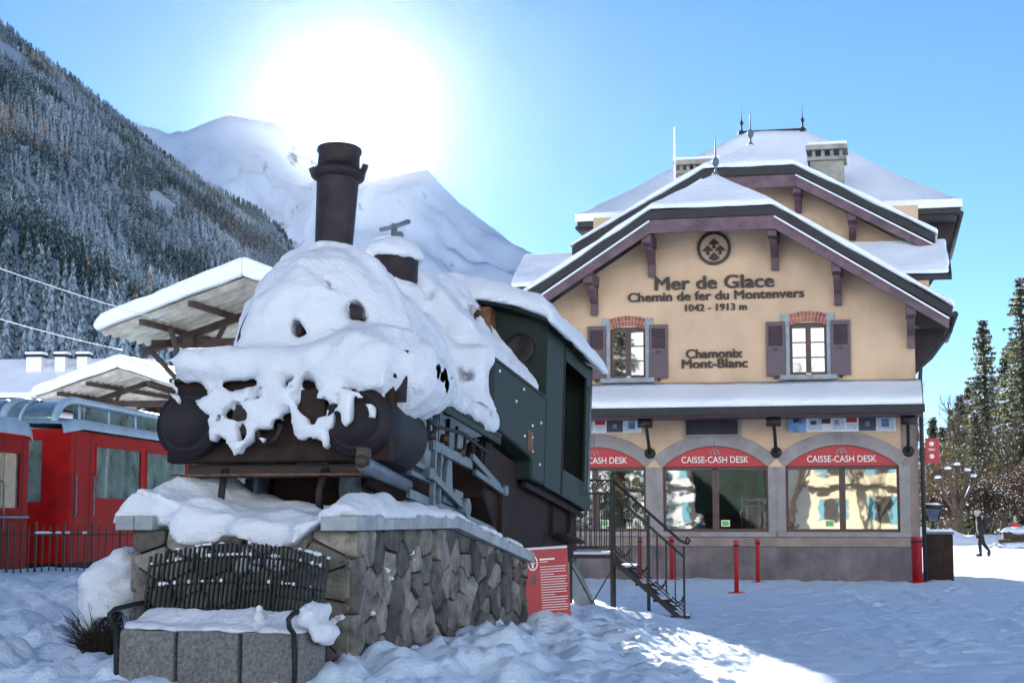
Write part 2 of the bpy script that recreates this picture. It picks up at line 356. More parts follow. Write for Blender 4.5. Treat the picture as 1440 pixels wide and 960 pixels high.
foot = polyline([(-420, 250, -2), (-120, 330, -2), (-60, 480, -2), (0, 700, -2), (80, 1100, -2), (200, 1800, -2), (350, 2800, -2)], 240)
nt = 150; T = np.linspace(0, 1.25, nt)
SL = foot[:, None, :] + (ridge - foot)[:, None, :] * T[None, :, None]
prof = np.where(T <= 1, .30 * T + .70 * T ** 1.6, 1 - 1.6 * (T - 1)); SL[..., 2] = foot[:, None, 2] + (ridge - foot)[:, None, 2] * prof[None, :]
amp = 70 * np.sin(np.clip(T, 0, 1) * math.pi)[None, :] + 6
SL[..., 2] += amp * fbm(SL[..., 0] / 500, SL[..., 1] / 500, 0., 4, 5)
hs = npmesh('hillside', SL.reshape(-1, 3), gridfaces(240, nt), M_SLOPE)
tag(hs, 'steep snow-dusted mountainside rising to the left', 'hillside', kind='structure')
def peak_ridge(name, pts, depth, seed, label, rough):
    top = polyline([at(*p) for p in pts], 260); nn = 110; t = np.linspace(-.6, 1, nn)
    V = np.zeros((260, nn, 3)); k = np.where(t < 0, 1 + t * .7, 1 - .96 * t ** .85)
    V[..., 0] = top[:, None, 0] + 0 * t; V[..., 1] = top[:, None, 1] - depth * t[None]
    V[..., 2] = top[:, None, 2] * k[None]
    q = np.minimum(np.abs(t) * 4, 1)[None]
    n1 = fbm(V[..., 0] / 900, V[..., 1] / 900, 0., 6, seed, .55); n2 = 1 - np.abs(fbm(V[..., 0] / 420, V[..., 1] / 900, 4., 5, seed + 9, .55))
    q = q * np.clip(top[:, 2] / 900, .02, 1)[:, None]
    V[..., 2] += rough * q * (n1 + .8 * (n2 - .7)) + rough * .20 * (.5 - np.abs(fbm(V[..., 0] / 170, V[..., 1] / 240, 0., 4, seed + 4, .6))) * (.25 + .75 * q) * np.clip(top[:, 2] / 900, .02, 1)[:, None]
    V[..., 0] += rough * .6 * q * fbm(V[..., 0] / 700, V[..., 1] / 500, 2., 3, seed + 2)
    o = npmesh(name, V.reshape(-1, 3), gridfaces(260, nn), M_PEAK); tag(o, label, 'mountain', kind='structure'); return o
peak_ridge('mountain', [(-300, 60, 10500), (60, 150, 10500), (172, 166, 10400), (205, 176, 10300), (240, 186, 10200), (275, 176, 10000), (322, 160, 9900), (350, 166, 9900), (388, 170, 9900), (412, 188, 9900), (450, 215, 10000), (490, 238, 10000), (560, 270, 10000), (800, 380, 10000), (1000, 520, 10000), (1250, 660, 10000), (1500, 690, 10000)], 4600, 61, 'far snowy ridge hazed in the glare below the sun', 260)
peak_ridge('mountain', [(330, 420, 7000), (420, 330, 6900), (480, 272, 6800), (530, 252, 6700), (575, 243, 6600), (602, 237, 6600), (622, 262, 6600), (650, 288, 6600), (700, 326, 6600), (735, 348, 6600), (765, 362, 6600), (820, 420, 6600), (900, 490, 6600), (1050, 620, 6600), (1250, 690, 6600), (1500, 705, 6600)], 3200, 77, 'nearer pointed snow peak sloping down behind the station roof', 190)

# ------------------------------------------------------------------ forest on the mountainside (one far mass)
M_FOREST = bpy.data.materials.new('frosted_conifers'); M_FOREST.use_nodes = True
def forest_nodes(m, dark, light, thr):
    N = m.node_tree.nodes; K = m.node_tree.links; b = N['Principled BSDF']; b.inputs['Roughness'].default_value = .95; b.inputs['Specular IOR Level'].default_value = .05
    g = N.new('ShaderNodeNewGeometry'); sx = N.new('ShaderNodeSeparateXYZ'); K.new(g.outputs['True Normal'], sx.inputs[0])
    n = N.new('ShaderNodeTexNoise'); n.inputs['Scale'].default_value = .008; n.inputs['Detail'].default_value = 5; K.new(g.outputs['Position'], n.inputs['Vector'])
    n2 = N.new('ShaderNodeTexNoise'); n2.inputs['Scale'].default_value = .45; n2.inputs['Detail'].default_value = 4; n2.inputs['Roughness'].default_value = .75; K.new(g.outputs['Position'], n2.inputs['Vector'])
    a = N.new('ShaderNodeMath'); a.operation = 'MULTIPLY_ADD'; a.inputs[1].default_value = 1.5; K.new(n2.outputs['Fac'], a.inputs[0]); K.new(n.outputs['Fac'], a.inputs[2])
    r = N.new('ShaderNodeValToRGB'); K.new(a.outputs[0], r.inputs[0]); e = r.color_ramp.elements
    a2 = N.new('ShaderNodeMath'); a2.operation = 'MULTIPLY'; a2.inputs[1].default_value = .5; K.new(a.outputs[0], a2.inputs[0]); K.new(a2.outputs[0], r.inputs[0])
    e[0].position = thr - .07; e[0].color = (*dark, 1); e[1].position = thr + .12; e[1].color = (*light, 1)
    K.new(r.outputs[0], b.inputs['Base Color'])
forest_nodes(M_FOREST, (.026, .048, .048), (.36, .46, .55), .64)
M_LARCH = bpy.data.materials.new('winter_larch'); M_LARCH.use_nodes = True; forest_nodes(M_LARCH, (.085, .065, .042), (.40, .42, .42), .62)
def tree_template(tiers, k):
    v = []; f = []
    for i in range(tiers):
        t = i / tiers; zb = .10 + .86 * t; zt = min(1.0, zb + .34 * (1 - .45 * t)); r = .17 * (1 - t) ** .8 + .018
        o = len(v); v.append((0, 0, zt))
        for j in range(k):
            a = 2 * math.pi * (j + .5 * (i % 2)) / k; rr = r * (1 if j % 2 else .55); v.append((rr * math.cos(a), rr * math.sin(a), zb - (.05 if j % 2 else -.02)))
        f += [(o, o + 1 + j, o + 1 + (j + 1) % k) for j in range(k)]
    return np.array(v), np.array(f)
def forest(name, pts, hgt, mi, label, tmpl):
    tv, tf = tmpl; n = len(pts); an = rng.uniform(0, 6.28, n); c, s = np.cos(an), np.sin(an); wd = rng.uniform(.8, 1.25, n) * hgt
    V = np.empty((n, len(tv), 3))
    V[..., 0] = pts[:, None, 0] + (tv[None, :, 0] * c[:, None] - tv[None, :, 1] * s[:, None]) * wd[:, None]
    V[..., 1] = pts[:, None, 1] + (tv[None, :, 0] * s[:, None] + tv[None, :, 1] * c[:, None]) * wd[:, None]
    V[..., 2] = pts[:, None, 2] + tv[None, :, 2] * hgt[:, None] - .4
    Fa = (tf[None] + (np.arange(n) * len(tv))[:, None, None]).reshape(-1, 3)
    o = npmesh(name, V.reshape(-1, 3), Fa, [M_FOREST, M_LARCH], None, False, np.repeat(mi, len(tf)))
    tag(o, label, 'forest', kind='stuff'); return o
def slope_points(n, t0, t1, pw):
    u = rng.uniform(0, 238.99, n); t = (t0 + (t1 - t0) * rng.uniform(0, 1, n) ** pw) / 1.25 * (nt - 1)
    i = u.astype(int); j = np.minimum(t.astype(int), nt - 2); a = (u - i)[:, None]; b = (t - j)[:, None]
    P = SL[i, j] * (1 - a) * (1 - b) + SL[i + 1, j] * a * (1 - b) + SL[i, j + 1] * (1 - a) * b + SL[i + 1, j + 1] * a * b
    v = P - np.array([0, 0, CAMZ]); D = v @ _F; sx = 720 + FOC * v[:, 0] / D     # keep the side of the mountain that lies towards the station
    return P[(sx > -160) & (sx < 470)], (t / (nt - 1) * 1.25)[(sx > -160) & (sx < 470)]
P, tt = slope_points(60000, 0.0, 1.0, .8)
gap = fbm(P[:, 0] / 150, P[:, 1] / 220, P[:, 2] / 110, 3, 91) + .9 * np.exp(-((tt - .86) / .10) ** 2) * (vnoise(P[:, 0] / 400, P[:, 1] / 400, 0, 3) * .5 + .6)
ok = gap < .60; P, tt = P[ok], tt[ok]
band = vnoise(P[:, 0] / 260, P[:, 1] / 260, P[:, 2] / 90, 17)
forest('forest', P, rng.uniform(9, 27, len(P)) ** 1.0, (band + rng.uniform(-.35, .35, len(P)) > .62).astype(int), 'dense frosted conifer forest covering the mountainside on the left', tree_template(4, 8))
i = rng.integers(0, 230, 900); Pr = ridge[i] + (ridge[i + 1] - ridge[i]) * rng.uniform(0, 1, (900, 1)); Pr[:, 2] += 4
forest('forest', Pr, rng.uniform(16, 30, 900), np.zeros(900, int), 'row of dark conifers along the crest of the left mountainside', tree_template(4, 8))

# the sunlit side of the valley behind the photographer
uu = np.linspace(-9000, 9000, 150); vv = np.linspace(0, 1, 60); VX, VT = np.meshgrid(uu, vv, indexing='ij')
VY = -420 - 3600 * VT - 200 * vnoise(VX / 900, 0, 0, 4); VZ = -3 + 2300 * VT ** 1.15 * (1 + .2 * vnoise(VX / 2500, 0, 0, 6)) + 190 * np.sin(VT * math.pi) * fbm(VX / 900, VY / 900, 0., 4, 44)
tag(npmesh('hillside', np.stack([VX, VY, VZ], -1).reshape(-1, 3), gridfaces(150, 60), M_VALLEY), 'sunlit snowy valley side behind the viewpoint', 'hillside', kind='structure')
# ------------------------------------------------------------------ steam locomotive (local: x right, y towards the cab, z up; tilted nose-up)
LM = frame((-2.205, 15.0, 2.324), R(15.94), R(7.25))
L = thing('steam_locomotive', LM, 'old green and black rack steam locomotive buried in snow on the stone plinth', 'locomotive')
MB().lathe([(.0, -.04), (.58, -.04), (.66, 0), (.66, .05), (.65, .07), (.65, 1.55), (.64, 1.56), (.64, 4.9)], (0, .5, .85), (0, 1, 0), 40).build('boiler', M_IRON, L)
d = MB().lathe([(.0, 0), (.52, 0), (.56, .03), (.56, .06)], (0, .42, .85), (0, 1, 0), 32).build('smokebox_door', M_DRUM, L)
MB().cyl((0, .44, .85), (0, .30, .85), .04).bar((-.14, .33, .85), (.14, .33, .85), .03).build('handle', M_IRON, d)
ch = MB().lathe([(.32, 1.45), (.24, 1.6), (.19, 1.75), (.19, 2.0), (.215, 2.76), (.215, 2.80)], (0, 1.2, 0), n=28).build('chimney', M_IRON, L)
MB().lathe([(.215, 2.74), (.27, 2.77), (.28, 2.83), (.225, 2.86), (.215, 2.9), (.21, 3.02), (.23, 3.05), (.23, 3.08), (.18, 3.08), (.18, 2.9)], (0, 1.2, 0), n=28).build('collar', M_IRON, ch)
for s in (-1, 1): MB().bar((s * .26, 1.2, 2.8), (s * .30, 1.2, 2.90), .03, .06).build('lug', M_IRON, ch)
dm = MB().lathe([(.33, 1.4), (.30, 1.6), (.29, 1.7), (.29, 2.42), (.26, 2.5), (.15, 2.56), (.06, 2.58)], (0, 2.9, 0), n=26).build('steam_dome', M_IRON, L)
MB().cyl((0, 2.9, 2.5), (0, 2.9, 2.80), .035).bar((-.17, 2.9, 2.74), (.0, 2.9, 2.77), .04).bar((0, 2.9, 2.77), (.21, 2.8, 2.79), .04).box(.02, .10, 2.86, 2.94, 2.58, 2.7).build('valve', M_GREYB, dm)
for s, dx_ in ((-1, -.80), (1, .865)):                           # the two big round drums at the front corners
    dr = MB().lathe([(.0, -.12), (.22, -.12), (.235, -.14), (.26, -.14), (.275, -.12), (.31, -.11), (.325, -.08), (.325, .95)], (dx_, 0, 0), (0, 1, 0), 36).build('front_drum', M_DRUM, L)
    bb = MB()
    for k in range(12):
        a = k * math.pi / 6; bb.sph((dx_ + .29 * math.cos(a), -.115, .29 * math.sin(a)), .014, 6, 4)
    tag(bb.build('rivet', M_IRON, dr), kind='stuff')
MB().box(-1.05, 1.16, .02, .16, -.34, .42).build('buffer_beam', M_RUST, L, .015)
MB().box(-1.05, 1.2, -.06, .7, .40, .44).build('front_deck', M_RUST, L, .01)
cp = MB().box(-.36, -.10, -.10, .03, -.12, .17).build('coupling_block', M_IRON, L, .02)
MB().tube([(.02 + .12 * math.cos(a), -.10, -.02 + .17 * math.sin(a)) for a in np.linspace(math.pi, 2 * math.pi, 10)], .028, 8).build('shackle', M_IRON, cp)
MB().box(.3, .56, -.11, .02, -.1, .3).build('coupling_block', M_RUST, L, .02)
MB().box(-.9, .9, .16, .26, -.46, -.343).build('guard_plate', M_CABIN, L, .01)
MB().cyl((-1.0, .05, -.46), (1.0, .05, -.46), .013, n=8).build('brake_bar', M_ORANGE, L)
MB().prism([(-.40, -.8), (.40, -.8), (.40, .2), (-.40, .2)], 1.0, 7.4).build('frame', M_RUST, L, .01)
for s in (-1, 1):
    MB().box(min(s * .58, s * .62), max(s * .58, s * .62), .9, 7.0, -.45, -.05).build('frame_plate', M_RUST, L)
    MB().tube([(s * .52, .32, -.35), (s * .5, .12, -.42), (s * .48, .06, -.62), (s * .5, .08, -.83)], .035, 8).build('guard_iron', M_IRON, L)
def wheel(x, y, z, r, sgn):
    o = MB().lathe([(r - .07, -.05), (r, -.05), (r, .045), (r + .03, .05), (r + .03, .07), (r - .07, .07)], (x, y, z), (-sgn, 0, 0), 36).build('wheel', M_GREYB, L)
    sp = MB()
    for k in range(10):
        a = k * math.pi / 5; sp.bar((x, y + .06 * math.cos(a), z + .06 * math.sin(a)), (x, y + (r - .05) * math.cos(a), z + (r - .05) * math.sin(a)), .05, .04, up=(1, 0, 0))
    sp.cyl((x - .07, y, z), (x + .07, y, z), .09).build('spokes', M_IRON, o)
for s in (-1, 1):
    for y, r in ((1.05, .37), (2.75, .37), (5.6, .37)): wheel(s * .5, y, -.83 + r + .03, r, s)
# running boards, side tanks
for s in (-1, 1):
    MB().box(min(s * .6, s * 1.21), max(s * .6, s * 1.21), .40, 3.36, .43, .48).build('running_board', M_IRON, L, .008)
    MB().box(min(s * 1.17, s * 1.20), max(s * 1.17, s * 1.20), .62, 3.36, .36, .45).build('valance', M_GREEN, L)
    tk = MB().prism([(3.0, 1.26), (5.25, 1.26), (5.25, .18), (4.68, .18), (4.66, .40), (4.55, .43), (3.38, .50), (3.0, .50)], min(s * .72, s * 1.2), max(s * .72, s * 1.2), 'x').build('side_tank', M_GREEN, L, .03)
    rv = MB(); rnd = random.Random(5)
    for y, z in [(3.2, 1.15), (3.9, .95), (4.3, .62), (4.62, .8), (4.62, .66), (4.66, .5), (4.2, 1.15), (5.0, .9), (5.0, .4)]: rv.sph((s * 1.203, y, z), .018, 7, 5)
    tag(rv.build('bolt', M_WHITE, tk), kind='stuff')
    MB().box(min(s * 1.2, s * 1.212), max(s * 1.2, s * 1.212), 4.42, 4.66, .48, .72).build('number_plate', M_ORANGE, tk)
    MB().bar((s * 1.205, 3.0, 1.245), (s * 1.205, 5.2, 1.245), .02, .03).build('beading', M_IRON, tk)
# cab
cab = MB()
for s in (-1, 1):
    a, c = sorted((s * 1.17, s * 1.2))
    cab.box(a, c, 5.253, 6.1, .18, 1.26); cab.box(a, c, 5.22, 6.1, 1.26, 2.12); cab.box(a, c, 7.3, 7.62, .18, 2.1); cab.box(a, c, 6.1, 7.3, 1.92, 2.11); cab.box(a, c, 6.1, 7.3, .18, .52)
def arch(x, e=2.14, cr=2.42): return e + (cr - e) * (1 - (x / 1.25) ** 2)
xs = np.linspace(-1.2, 1.2, 13)
front = [(-1.2, 1.22)] + [(x, arch(x) - .02) for x in xs] + [(1.2, 1.22)]
cab.prism(front, 5.2, 5.235); cab.prism([(-1.2, .18)] + [(x, arch(x) - .02) for x in xs] + [(1.2, .18)], 7.58, 7.62)
cb = cab.build('cab', M_GREEN, L)
for s in (-1, 1):
    rg = MB().lathe([(.13, .0), (.185, .0), (.185, -.05), (.15, -.06), (.13, -.05)], (s * .86, 5.2, 1.86), (0, 1, 0), 24).build('spectacle_ring', M_IRON, cb)
    MB().cyl((s * .86, 5.19, 1.86), (s * .86, 5.175, 1.86), .14, n=24).build('spectacle_glass', M_BLACK, cb)
    MB().box(min(s * 1.15, s * 1.21), max(s * 1.15, s * 1.21), 6.05, 6.12, .18, 2.1).build('door_post', M_RUST, cb, .01)
    MB().tube([(s * 1.23, 7.28, .35), (s * 1.26, 7.28, .45), (s * 1.26, 7.28, 1.7), (s * 1.23, 7.28, 1.8)], .016, 8).build('handrail', M_GREYB, cb)
rf = [(x, arch(x)) for x in np.linspace(-1.3, 1.3, 17)]; rf += [(x, z + .05) for x, z in reversed(rf)]
MB().prism(rf, 4.95, 7.75).build('roof', M_GREEN, cb)
MB().box(-1.1, 1.1, 5.25, 7.55, .16, .22).build('cab_floor', M_CABIN, cb)
bh = MB().lathe([(.7, 5.25), (.7, 5.7), (.0, 5.7)], (0, 0, .95), (0, 1, 0), 28); bh.build('backhead', M_CABIN, cb)
MB().prism([(3.4, .42), (4.64, .36), (4.7, .15), (7.55, .15), (7.55, -.45), (6.6, -.75), (4.2, -.75), (3.4, -.2)], -.86, 1.02, 'x').build('ashpan', M_RUST, L, .02)
MB().bar((1.1, 4.7, .12), (1.1, 7.6, .12), .05, .06).build('step_beam', M_RUST, L)
MB().box(.85, 1.25, 6.2, 7.2, -.30, -.26).build('step', M_RUST, L, .005)
for y in (6.25, 7.15): MB().bar((1.05, y, .16), (1.05, y, -.28), .04).build('step_hanger', M_RUST, L)
# motion on the right-hand side
b = MB().tube([(1.02, -.30, -.42), (1.02, -.22, -.42), (1.02, .9, -.44)], [.055, .075, .06], 14); b.build('steam_pipe', M_GREYB, L)
MB().sph((1.02, -.28, -.40), .07).box(.97, 1.07, -.32, -.2, -.38, -.28).build('pipe_valve', M_BRASS, L)
cyb = MB().lathe([(0, 0), (.15, 0), (.15, .05), (.13, .07), (.13, .45), (.15, .47), (.15, .52), (0, .52)], (.86, .95, -.16), (0, 1, .0), 22).build('cylinder', M_GREYB, L)
MB().bar((1.0, 1.0, -.30), (1.0, 2.0, -.30), .05, .045).bar((1.0, .95, -.19), (1.0, 1.9, -.21), .05, .045).build('slide_bar', M_GREYB, L)
MB().box(.95, 1.08, 1.4, 1.56, -.30, -.19).build('crosshead', M_GREYB, L, .01)
MB().bar((1.06, 1.45, -.245), (1.06, 2.75, -.46), .035, .07).build('connecting_rod', M_GREYB, L)
MB().bar((1.02, 1.55, .06), (1.02, 2.85, .06), .06, .11).build('motion_beam', M_GREYB, L, .01)
MB().bar((1.03, 1.62, -.62), (1.03, 1.62, .42), .045, .05).bar((1.03, 1.80, .05), (1.03, 1.80, -.5), .04, .05).build('hanger', M_GREYB, L)
MB().prism([(2.02, -.45), (2.34, -.45), (2.24, .02), (2.12, .02)], .96, 1.02, 'x').build('rocker_plate', M_GREYB, L, .01)
MB().prism([(2.4, -.7), (2.75, -.7), (2.72, -.25), (2.46, -.25)], .94, 1.0, 'x').build('rocker_plate', M_GREYB, L, .01)
MB().bar((1.05, 2.8, .14), (1.05, 3.95, -.05), .04, .07).bar((1.08, 2.82, -.02), (1.08, 3.9, -.08), .04, .06).build('eccentric_rod', M_GREYB, L)
MB().bar((1.05, 3.92, .02), (1.05, 3.98, -.75), .05, .06).build('expansion_link', M_RUST, L)
MB().cyl((.95, 2.6, -.43), (1.1, 2.6, -.43), .10, n=18).cyl((.9, 3.95, -.06), (1.12, 3.95, -.06), .06).build('crank_pin', M_GREYB, L)
MB().bar((1.0, 1.0, -.50), (1.0, 4.2, -.53), .04, .085).build('coupling_rod', M_GREYB, L)
b = MB(); rnd = random.Random(3)
for k in range(9):
    y = 1.2 + k * .3; b.cyl((1.0, y, .05 + rnd.uniform(0, .1)), (1.0, y, .43), .012 + rnd.uniform(0, .015), n=6)
b.tube([(1.1, .8, .3), (1.1, 1.4, .22), (1.1, 2.3, .3), (1.1, 3.2, .25)], .02, 6).build('oil_pipe', M_BLACK, L)
b = MB()
for y, z in ((1.55, .16), (1.95, .2), (2.5, .14)): b.cyl((1.02, y, z - .05), (1.02, y, z + .03), .05, .04, n=10)
b.build('oil_cup', M_BRASS, L)
MB().sph((1.18, .55, .42), .06).cyl((1.18, .55, .3), (1.18, .55, .55), .03).sph((1.2, .75, .47), .05).build('lamp_bracket', M_BRASS, L)
MB().bar((1.19, .10, .20), (1.19, .10, .68), .14, .03, up=(0, 1, 0)).build('corner_plate', M_IRON, L)
for c, r in (((.08, .36, .95), (.045, .10, .08)), ((.58, .46, 1.14), (.05, .11, .09)), ((.32, .52, 1.47), (.03, .08, .08))): MB().sph(c, r, 9, 6).build('fitting', M_IRON, L)
MB().box(.2, .55, 4.9, 5.19, 1.9, 2.34).build('lamp_box', M_ORANGE, L, .02)
# snow
ZX = [-1.25, -1.04, -1.0, -.96, -.88, -.84, -.76, -.66, -.60, -.52, -.42, -.32, -.22, -.15, -.08, 0, .06, .10, .2, .28, .34, .45, .6, .64, .72, .78, .84, .88, .98, 1.04, 1.08, 1.14, 1.25]
ZB = [.6, .26, .22, -.02, -.06, .20, .16, -.05, -.16, -.22, -.27, -.2, -.27, -.12, -.02, -.06, -.16, .02, -.08, -.12, -.25, -.18, -.27, -.12, .20, .0, -.06, .2, .18, -.02, .0, .28, .45]
ZX = [x + .08 if x < -.5 else x for x in ZX]
def engine_snow(X, Y, Z):
    wb = .05 * vnoise(X * 3, Y * 3, Z * 3, 31)
    g = s_box(X, Y, Z, (-1.02, -.20, .40), (1.16, .85, .72), .16)
    g = smin(g, s_ell(X, Y, Z, (.82, .55, .55), (.55, .75, .48)), .2)
    m = s_ell(X, Y, Z, (.02, 1.10, .9), (.88, .90, 1.07)) + wb * .6; g = smin(g, m, .14)
    top = 1.06 - .05 * np.clip(Y - 1, 0, 4)
    q = np.sqrt((X / .90) ** 2 + ((Z - .88) / top) ** 2); rg = np.maximum((q - 1) * .9, np.maximum(1. - Y, Y - 4.95)); g = smin(g, rg, .2)
    g = smin(g, s_box(X, Y, Z, (.66, .35, .44), (1.27, 3.15, .66), .1), .4)
    g = smin(g, s_box(X, Y, Z, (-1.1, .35, .44), (-.66, 3.15, .68), .1), .28)
    g = smin(g, s_box(X, Y, Z, (.55, 2.80, .55), (1.15, 3.10, 1.36), .1) + wb, .2)
    tk = np.maximum.reduce([(Z - 1.40 - (1.14 - X) * 1.05 - .05 * vnoise(X * 4, Y * 4, 0, 6)) * .8, 1.2 - Z, X - 1.15 - .03 * vnoise(Y * 5, 0, 0, 2), .1 - X, 3.0 - Y, Y - 5.18]); g = smin(g, tk, .12)
    g = smin(g, s_box(X, Y, Z, (-1.17, 3.0, 1.24), (-.62, 5.12, 1.45), .08), .25)
    g = smin(g, s_ell(X, Y, Z, (-.15, 4.8, 1.85), (.68, .62, .86)), .25)
    g = smin(g, s_ell(X, Y, Z, (0, 2.9, 1.92), (.42, .42, .22)), .12)
    zb = np.interp(X, ZX, ZB) + .08 * vnoise(X * 14, 0, 0, 8) + .08 * vnoise(X * 26, 0, 0, 18) * sstep(.75, .55, np.abs(X + .0))
    cu = np.maximum.reduce([np.abs(Y + .12) - .07 - .03 * vnoise(X * 5, 0, Z * 5, 4), zb - Z, Z - .62, np.abs(X - .06) - 1.09])
    cu = np.maximum(cu, (.10 * (vnoise(X * 9, 0, Z * 9, 77) - .45) * sstep(.12, -.1, Z))); g = smin(g, cu, .035)
    for c, r in (((-.30, -.12, .06), (.13, .3, .11)), ((.45, -.12, .12), (.09, .3, .16)), ((.08, .2, .95), (.055, .42, .10)), ((.58, .35, 1.14), (.06, .40, .11)), ((.32, .4, 1.48), (.022, .4, .06)), ((.0, -.1, .25), (.16, .3, .022)),
                 ((.94, 2.45, 1.02), (.13, .5, .11)), ((1.0, 1.75, .92), (.12, .3, .05)), ((1.12, 2.78, .64), (.09, .12, .07)), ((.42, 4.95, 2.12), (.16, .5, .2))):
        g = np.maximum(g, -(s_ell(X, Y, Z, c, r) + .05 * vnoise(X * 15, Y * 5, Z * 13, 52)))
    return g
snow_sdf('snow_cover', engine_snow, (-1.35, -.42, -.42), (1.42, 5.3, 2.85), .036, L, 'thick snow blanket with ragged fringes over the boiler and front', M_SNOWL, .03, 5.)
def roof_snow(X, Y, Z):
    zr = 2.14 + .28 * (1 - (X / 1.25) ** 2) + .04
    th = .27 + .05 * vnoise(X * 1.5, Y * 1.5, 0, 3) + .16 * np.exp(-((Y - 5.35) / .55) ** 2 - (X / .65) ** 2)
    e = np.maximum(np.abs(X) - 1.36, np.abs(Y - 6.3) - 1.5)
    return np.maximum(np.maximum(Z - zr - th * np.sqrt(np.clip(-e / .22, 0, 1)), zr - .01 - Z - .05 * (np.abs(X) > 1.3)), e) * .8
snow_sdf('snow_cover', roof_snow, (-1.5, 4.6, 1.9), (1.5, 8.0, 3.1), .04, L, 'smooth slab of snow on the cab roof', M_SNOWL, .02, 3)
def dome_snow(X, Y, Z): return np.maximum(s_ell(X, Y, Z, (0, 2.9, 2.42), (.335, .335, .22)), 2.37 + .05 * vnoise(X * 9, Y * 9, 0, 2) - Z)
snow_sdf('snow_cover', dome_snow, (-.45, 2.45, 2.2), (.45, 3.35, 2.8), .025, L, 'round cap of snow on the steam dome', M_SNOWL, .012, 7)

# ------------------------------------------------------------------ stone plinth
M_STONE = mat('rubble_stone', (.145, .13, .112), .85, .5, 6, .8, c2=(.05, .047, .043), rand=.6, bscale=22)
M_STONEC = mat('mortar', (.075, .062, .05), .95, .4, 7, .6)
M_CAP = mat('cap_stone', (.30, .33, .35), .8, .18, 5, .3, rand=.12)
Pd = thing('stone_plinth', PED, 'rubble stone plinth with pale cap stones carrying the locomotive', 'plinth')
core = MB().box(-.98, .98, -.56, 2.1, -.1, 1.36).prism([(2.1, -.1), (8.6, -.1), (8.6, .12), (6.3, .3), (5.9, .78), (2.1, 1.34)], -.98, .98, 'x').build('core', M_STONEC, Pd)
def clip(poly, n, d):
    out = []
    for i in range(len(poly)):
        a, b = poly[i], poly[(i + 1) % len(poly)]; da = a[0] * n[0] + a[1] * n[1] - d; db = b[0] * n[0] + b[1] * n[1] - d
        if da <= 0: out.append(a)
        if da * db < 0: t = da / (da - db); out.append((a[0] + (b[0] - a[0]) * t, a[1] + (b[1] - a[1]) * t))
    return out
def rubble(region, seeds, gap, seed):
    """irregular stones: a relaxed cell round each seed, clipped to the region"""
    rnd = random.Random(seed); pts = [p for p in seeds]
    for it in range(2):
        cells = []
        for i, p in enumerate(pts):
            c = list(region)
            for j, q in enumerate(pts):
                if i == j: continue
                dx, dy = q[0] - p[0], q[1] - p[1]; l = math.hypot(dx, dy)
                if l > 1.1 or l < 1e-6: continue
                n = (dx / l, dy / l); c = clip(c, n, ((p[0] + q[0]) / 2) * n[0] + ((p[1] + q[1]) / 2) * n[1] - (gap / 2 if it else 0))
                if not c: break
            cells.append(c)
        if it == 0: pts = [((sum(v[0] for v in c) / len(c)) * .6 + p[0] * .4, (sum(v[1] for v in c) / len(c)) * .6 + p[1] * .4) if c else p for p, c in zip(pts, cells)]
    return [c for c in cells if len(c) >= 3]
def lay(cells, mapf, parent, seed, name='stone', material=None, depth=.05, jut=.05):
    rnd = random.Random(seed)
    for c in cells:
        n = len(c); cx = sum(v[0] for v in c) / n; cy = sum(v[1] for v in c) / n
        # cut the corners so no stone has razor edges
        ring = []
        for i in range(n):
            a, b, e = c[i - 1], c[i], c[(i + 1) % n]
            ring += [(b[0] + (a[0] - b[0]) * .12, b[1] + (a[1] - b[1]) * .12), (b[0] + (e[0] - b[0]) * .12, b[1] + (e[1] - b[1]) * .12)]
        n = len(ring); pr = depth + rnd.uniform(0, jut); tl = rnd.uniform(-.05, .05)
        sc = lambda k: [(cx + (u - cx) * k, cy + (v - cy) * k) for u, v in ring]
        mb = MB(); vs = [mapf(u, v, 0) for u, v in ring] + [mapf(u, v, pr * .75) for u, v in sc(.995)] + [mapf(u, v, pr + (u - cx) * tl + rnd.uniform(-.006, .006)) for u, v in sc(.955)]
        fs = [(i, (i + 1) % n, (i + 1) % n + n, i + n) for i in range(n)] + [(i + n, (i + 1) % n + n, (i + 1) % n + 2 * n, i + 2 * n) for i in range(n)] + [tuple(range(2 * n, 3 * n))]
        mb.add(vs, fs, 0, False).build(name, material or M_STONE, parent)
def seeds_in(u0, u1, v0, v1, su, sv, seed):
    rnd = random.Random(seed); out = []; r = 0; v = v0 + sv / 2
    while v < v1:
        u = u0 + (su / 2 if r % 2 else su * .15) + rnd.uniform(-.05, .05)
        while u < u1:
            if rnd.random() > .22: out.append((u + rnd.uniform(-.3, .3) * su, v + rnd.uniform(-.33, .33) * sv)); u += su * rnd.uniform(.65, 1.35)
        v += sv; r += 1
    return out
lay(rubble([(-1.0, 0), (1.02, 0), (1.02, 1.36), (-1.0, 1.36)], seeds_in(-1.0, 1.02, 0, 1.36, .36, .2, 1), .016, 1), lambda u, v, d: (u, -.56 - d, v), Pd, 2)
lay(rubble([(-.6, 0), (6.0, 0), (6.0, .78), (2.1, 1.36), (-.6, 1.36)], seeds_in(-.6, 6.0, 0, 1.36, .42, .19, 3), .016, 3), lambda u, v, d: (.98 + d, u, v), Pd, 4)
lay(rubble([(-.6, 0), (1.6, 0), (1.6, 1.36), (-.6, 1.36)], seeds_in(-.6, 1.6, 0, 1.36, .36, .22, 5), .016, 5), lambda u, v, d: (-.98 - d, u, v), Pd, 6)
for y0, y1 in ((-.74, -.22), (-.215, .20), (.205, .72), (.725, 1.25), (1.255, 1.72), (1.725, 2.12)):
    MB().box(.80, 1.13, y0, y1, 1.362, 1.485).build('cap_stone', M_CAP, Pd, .008)
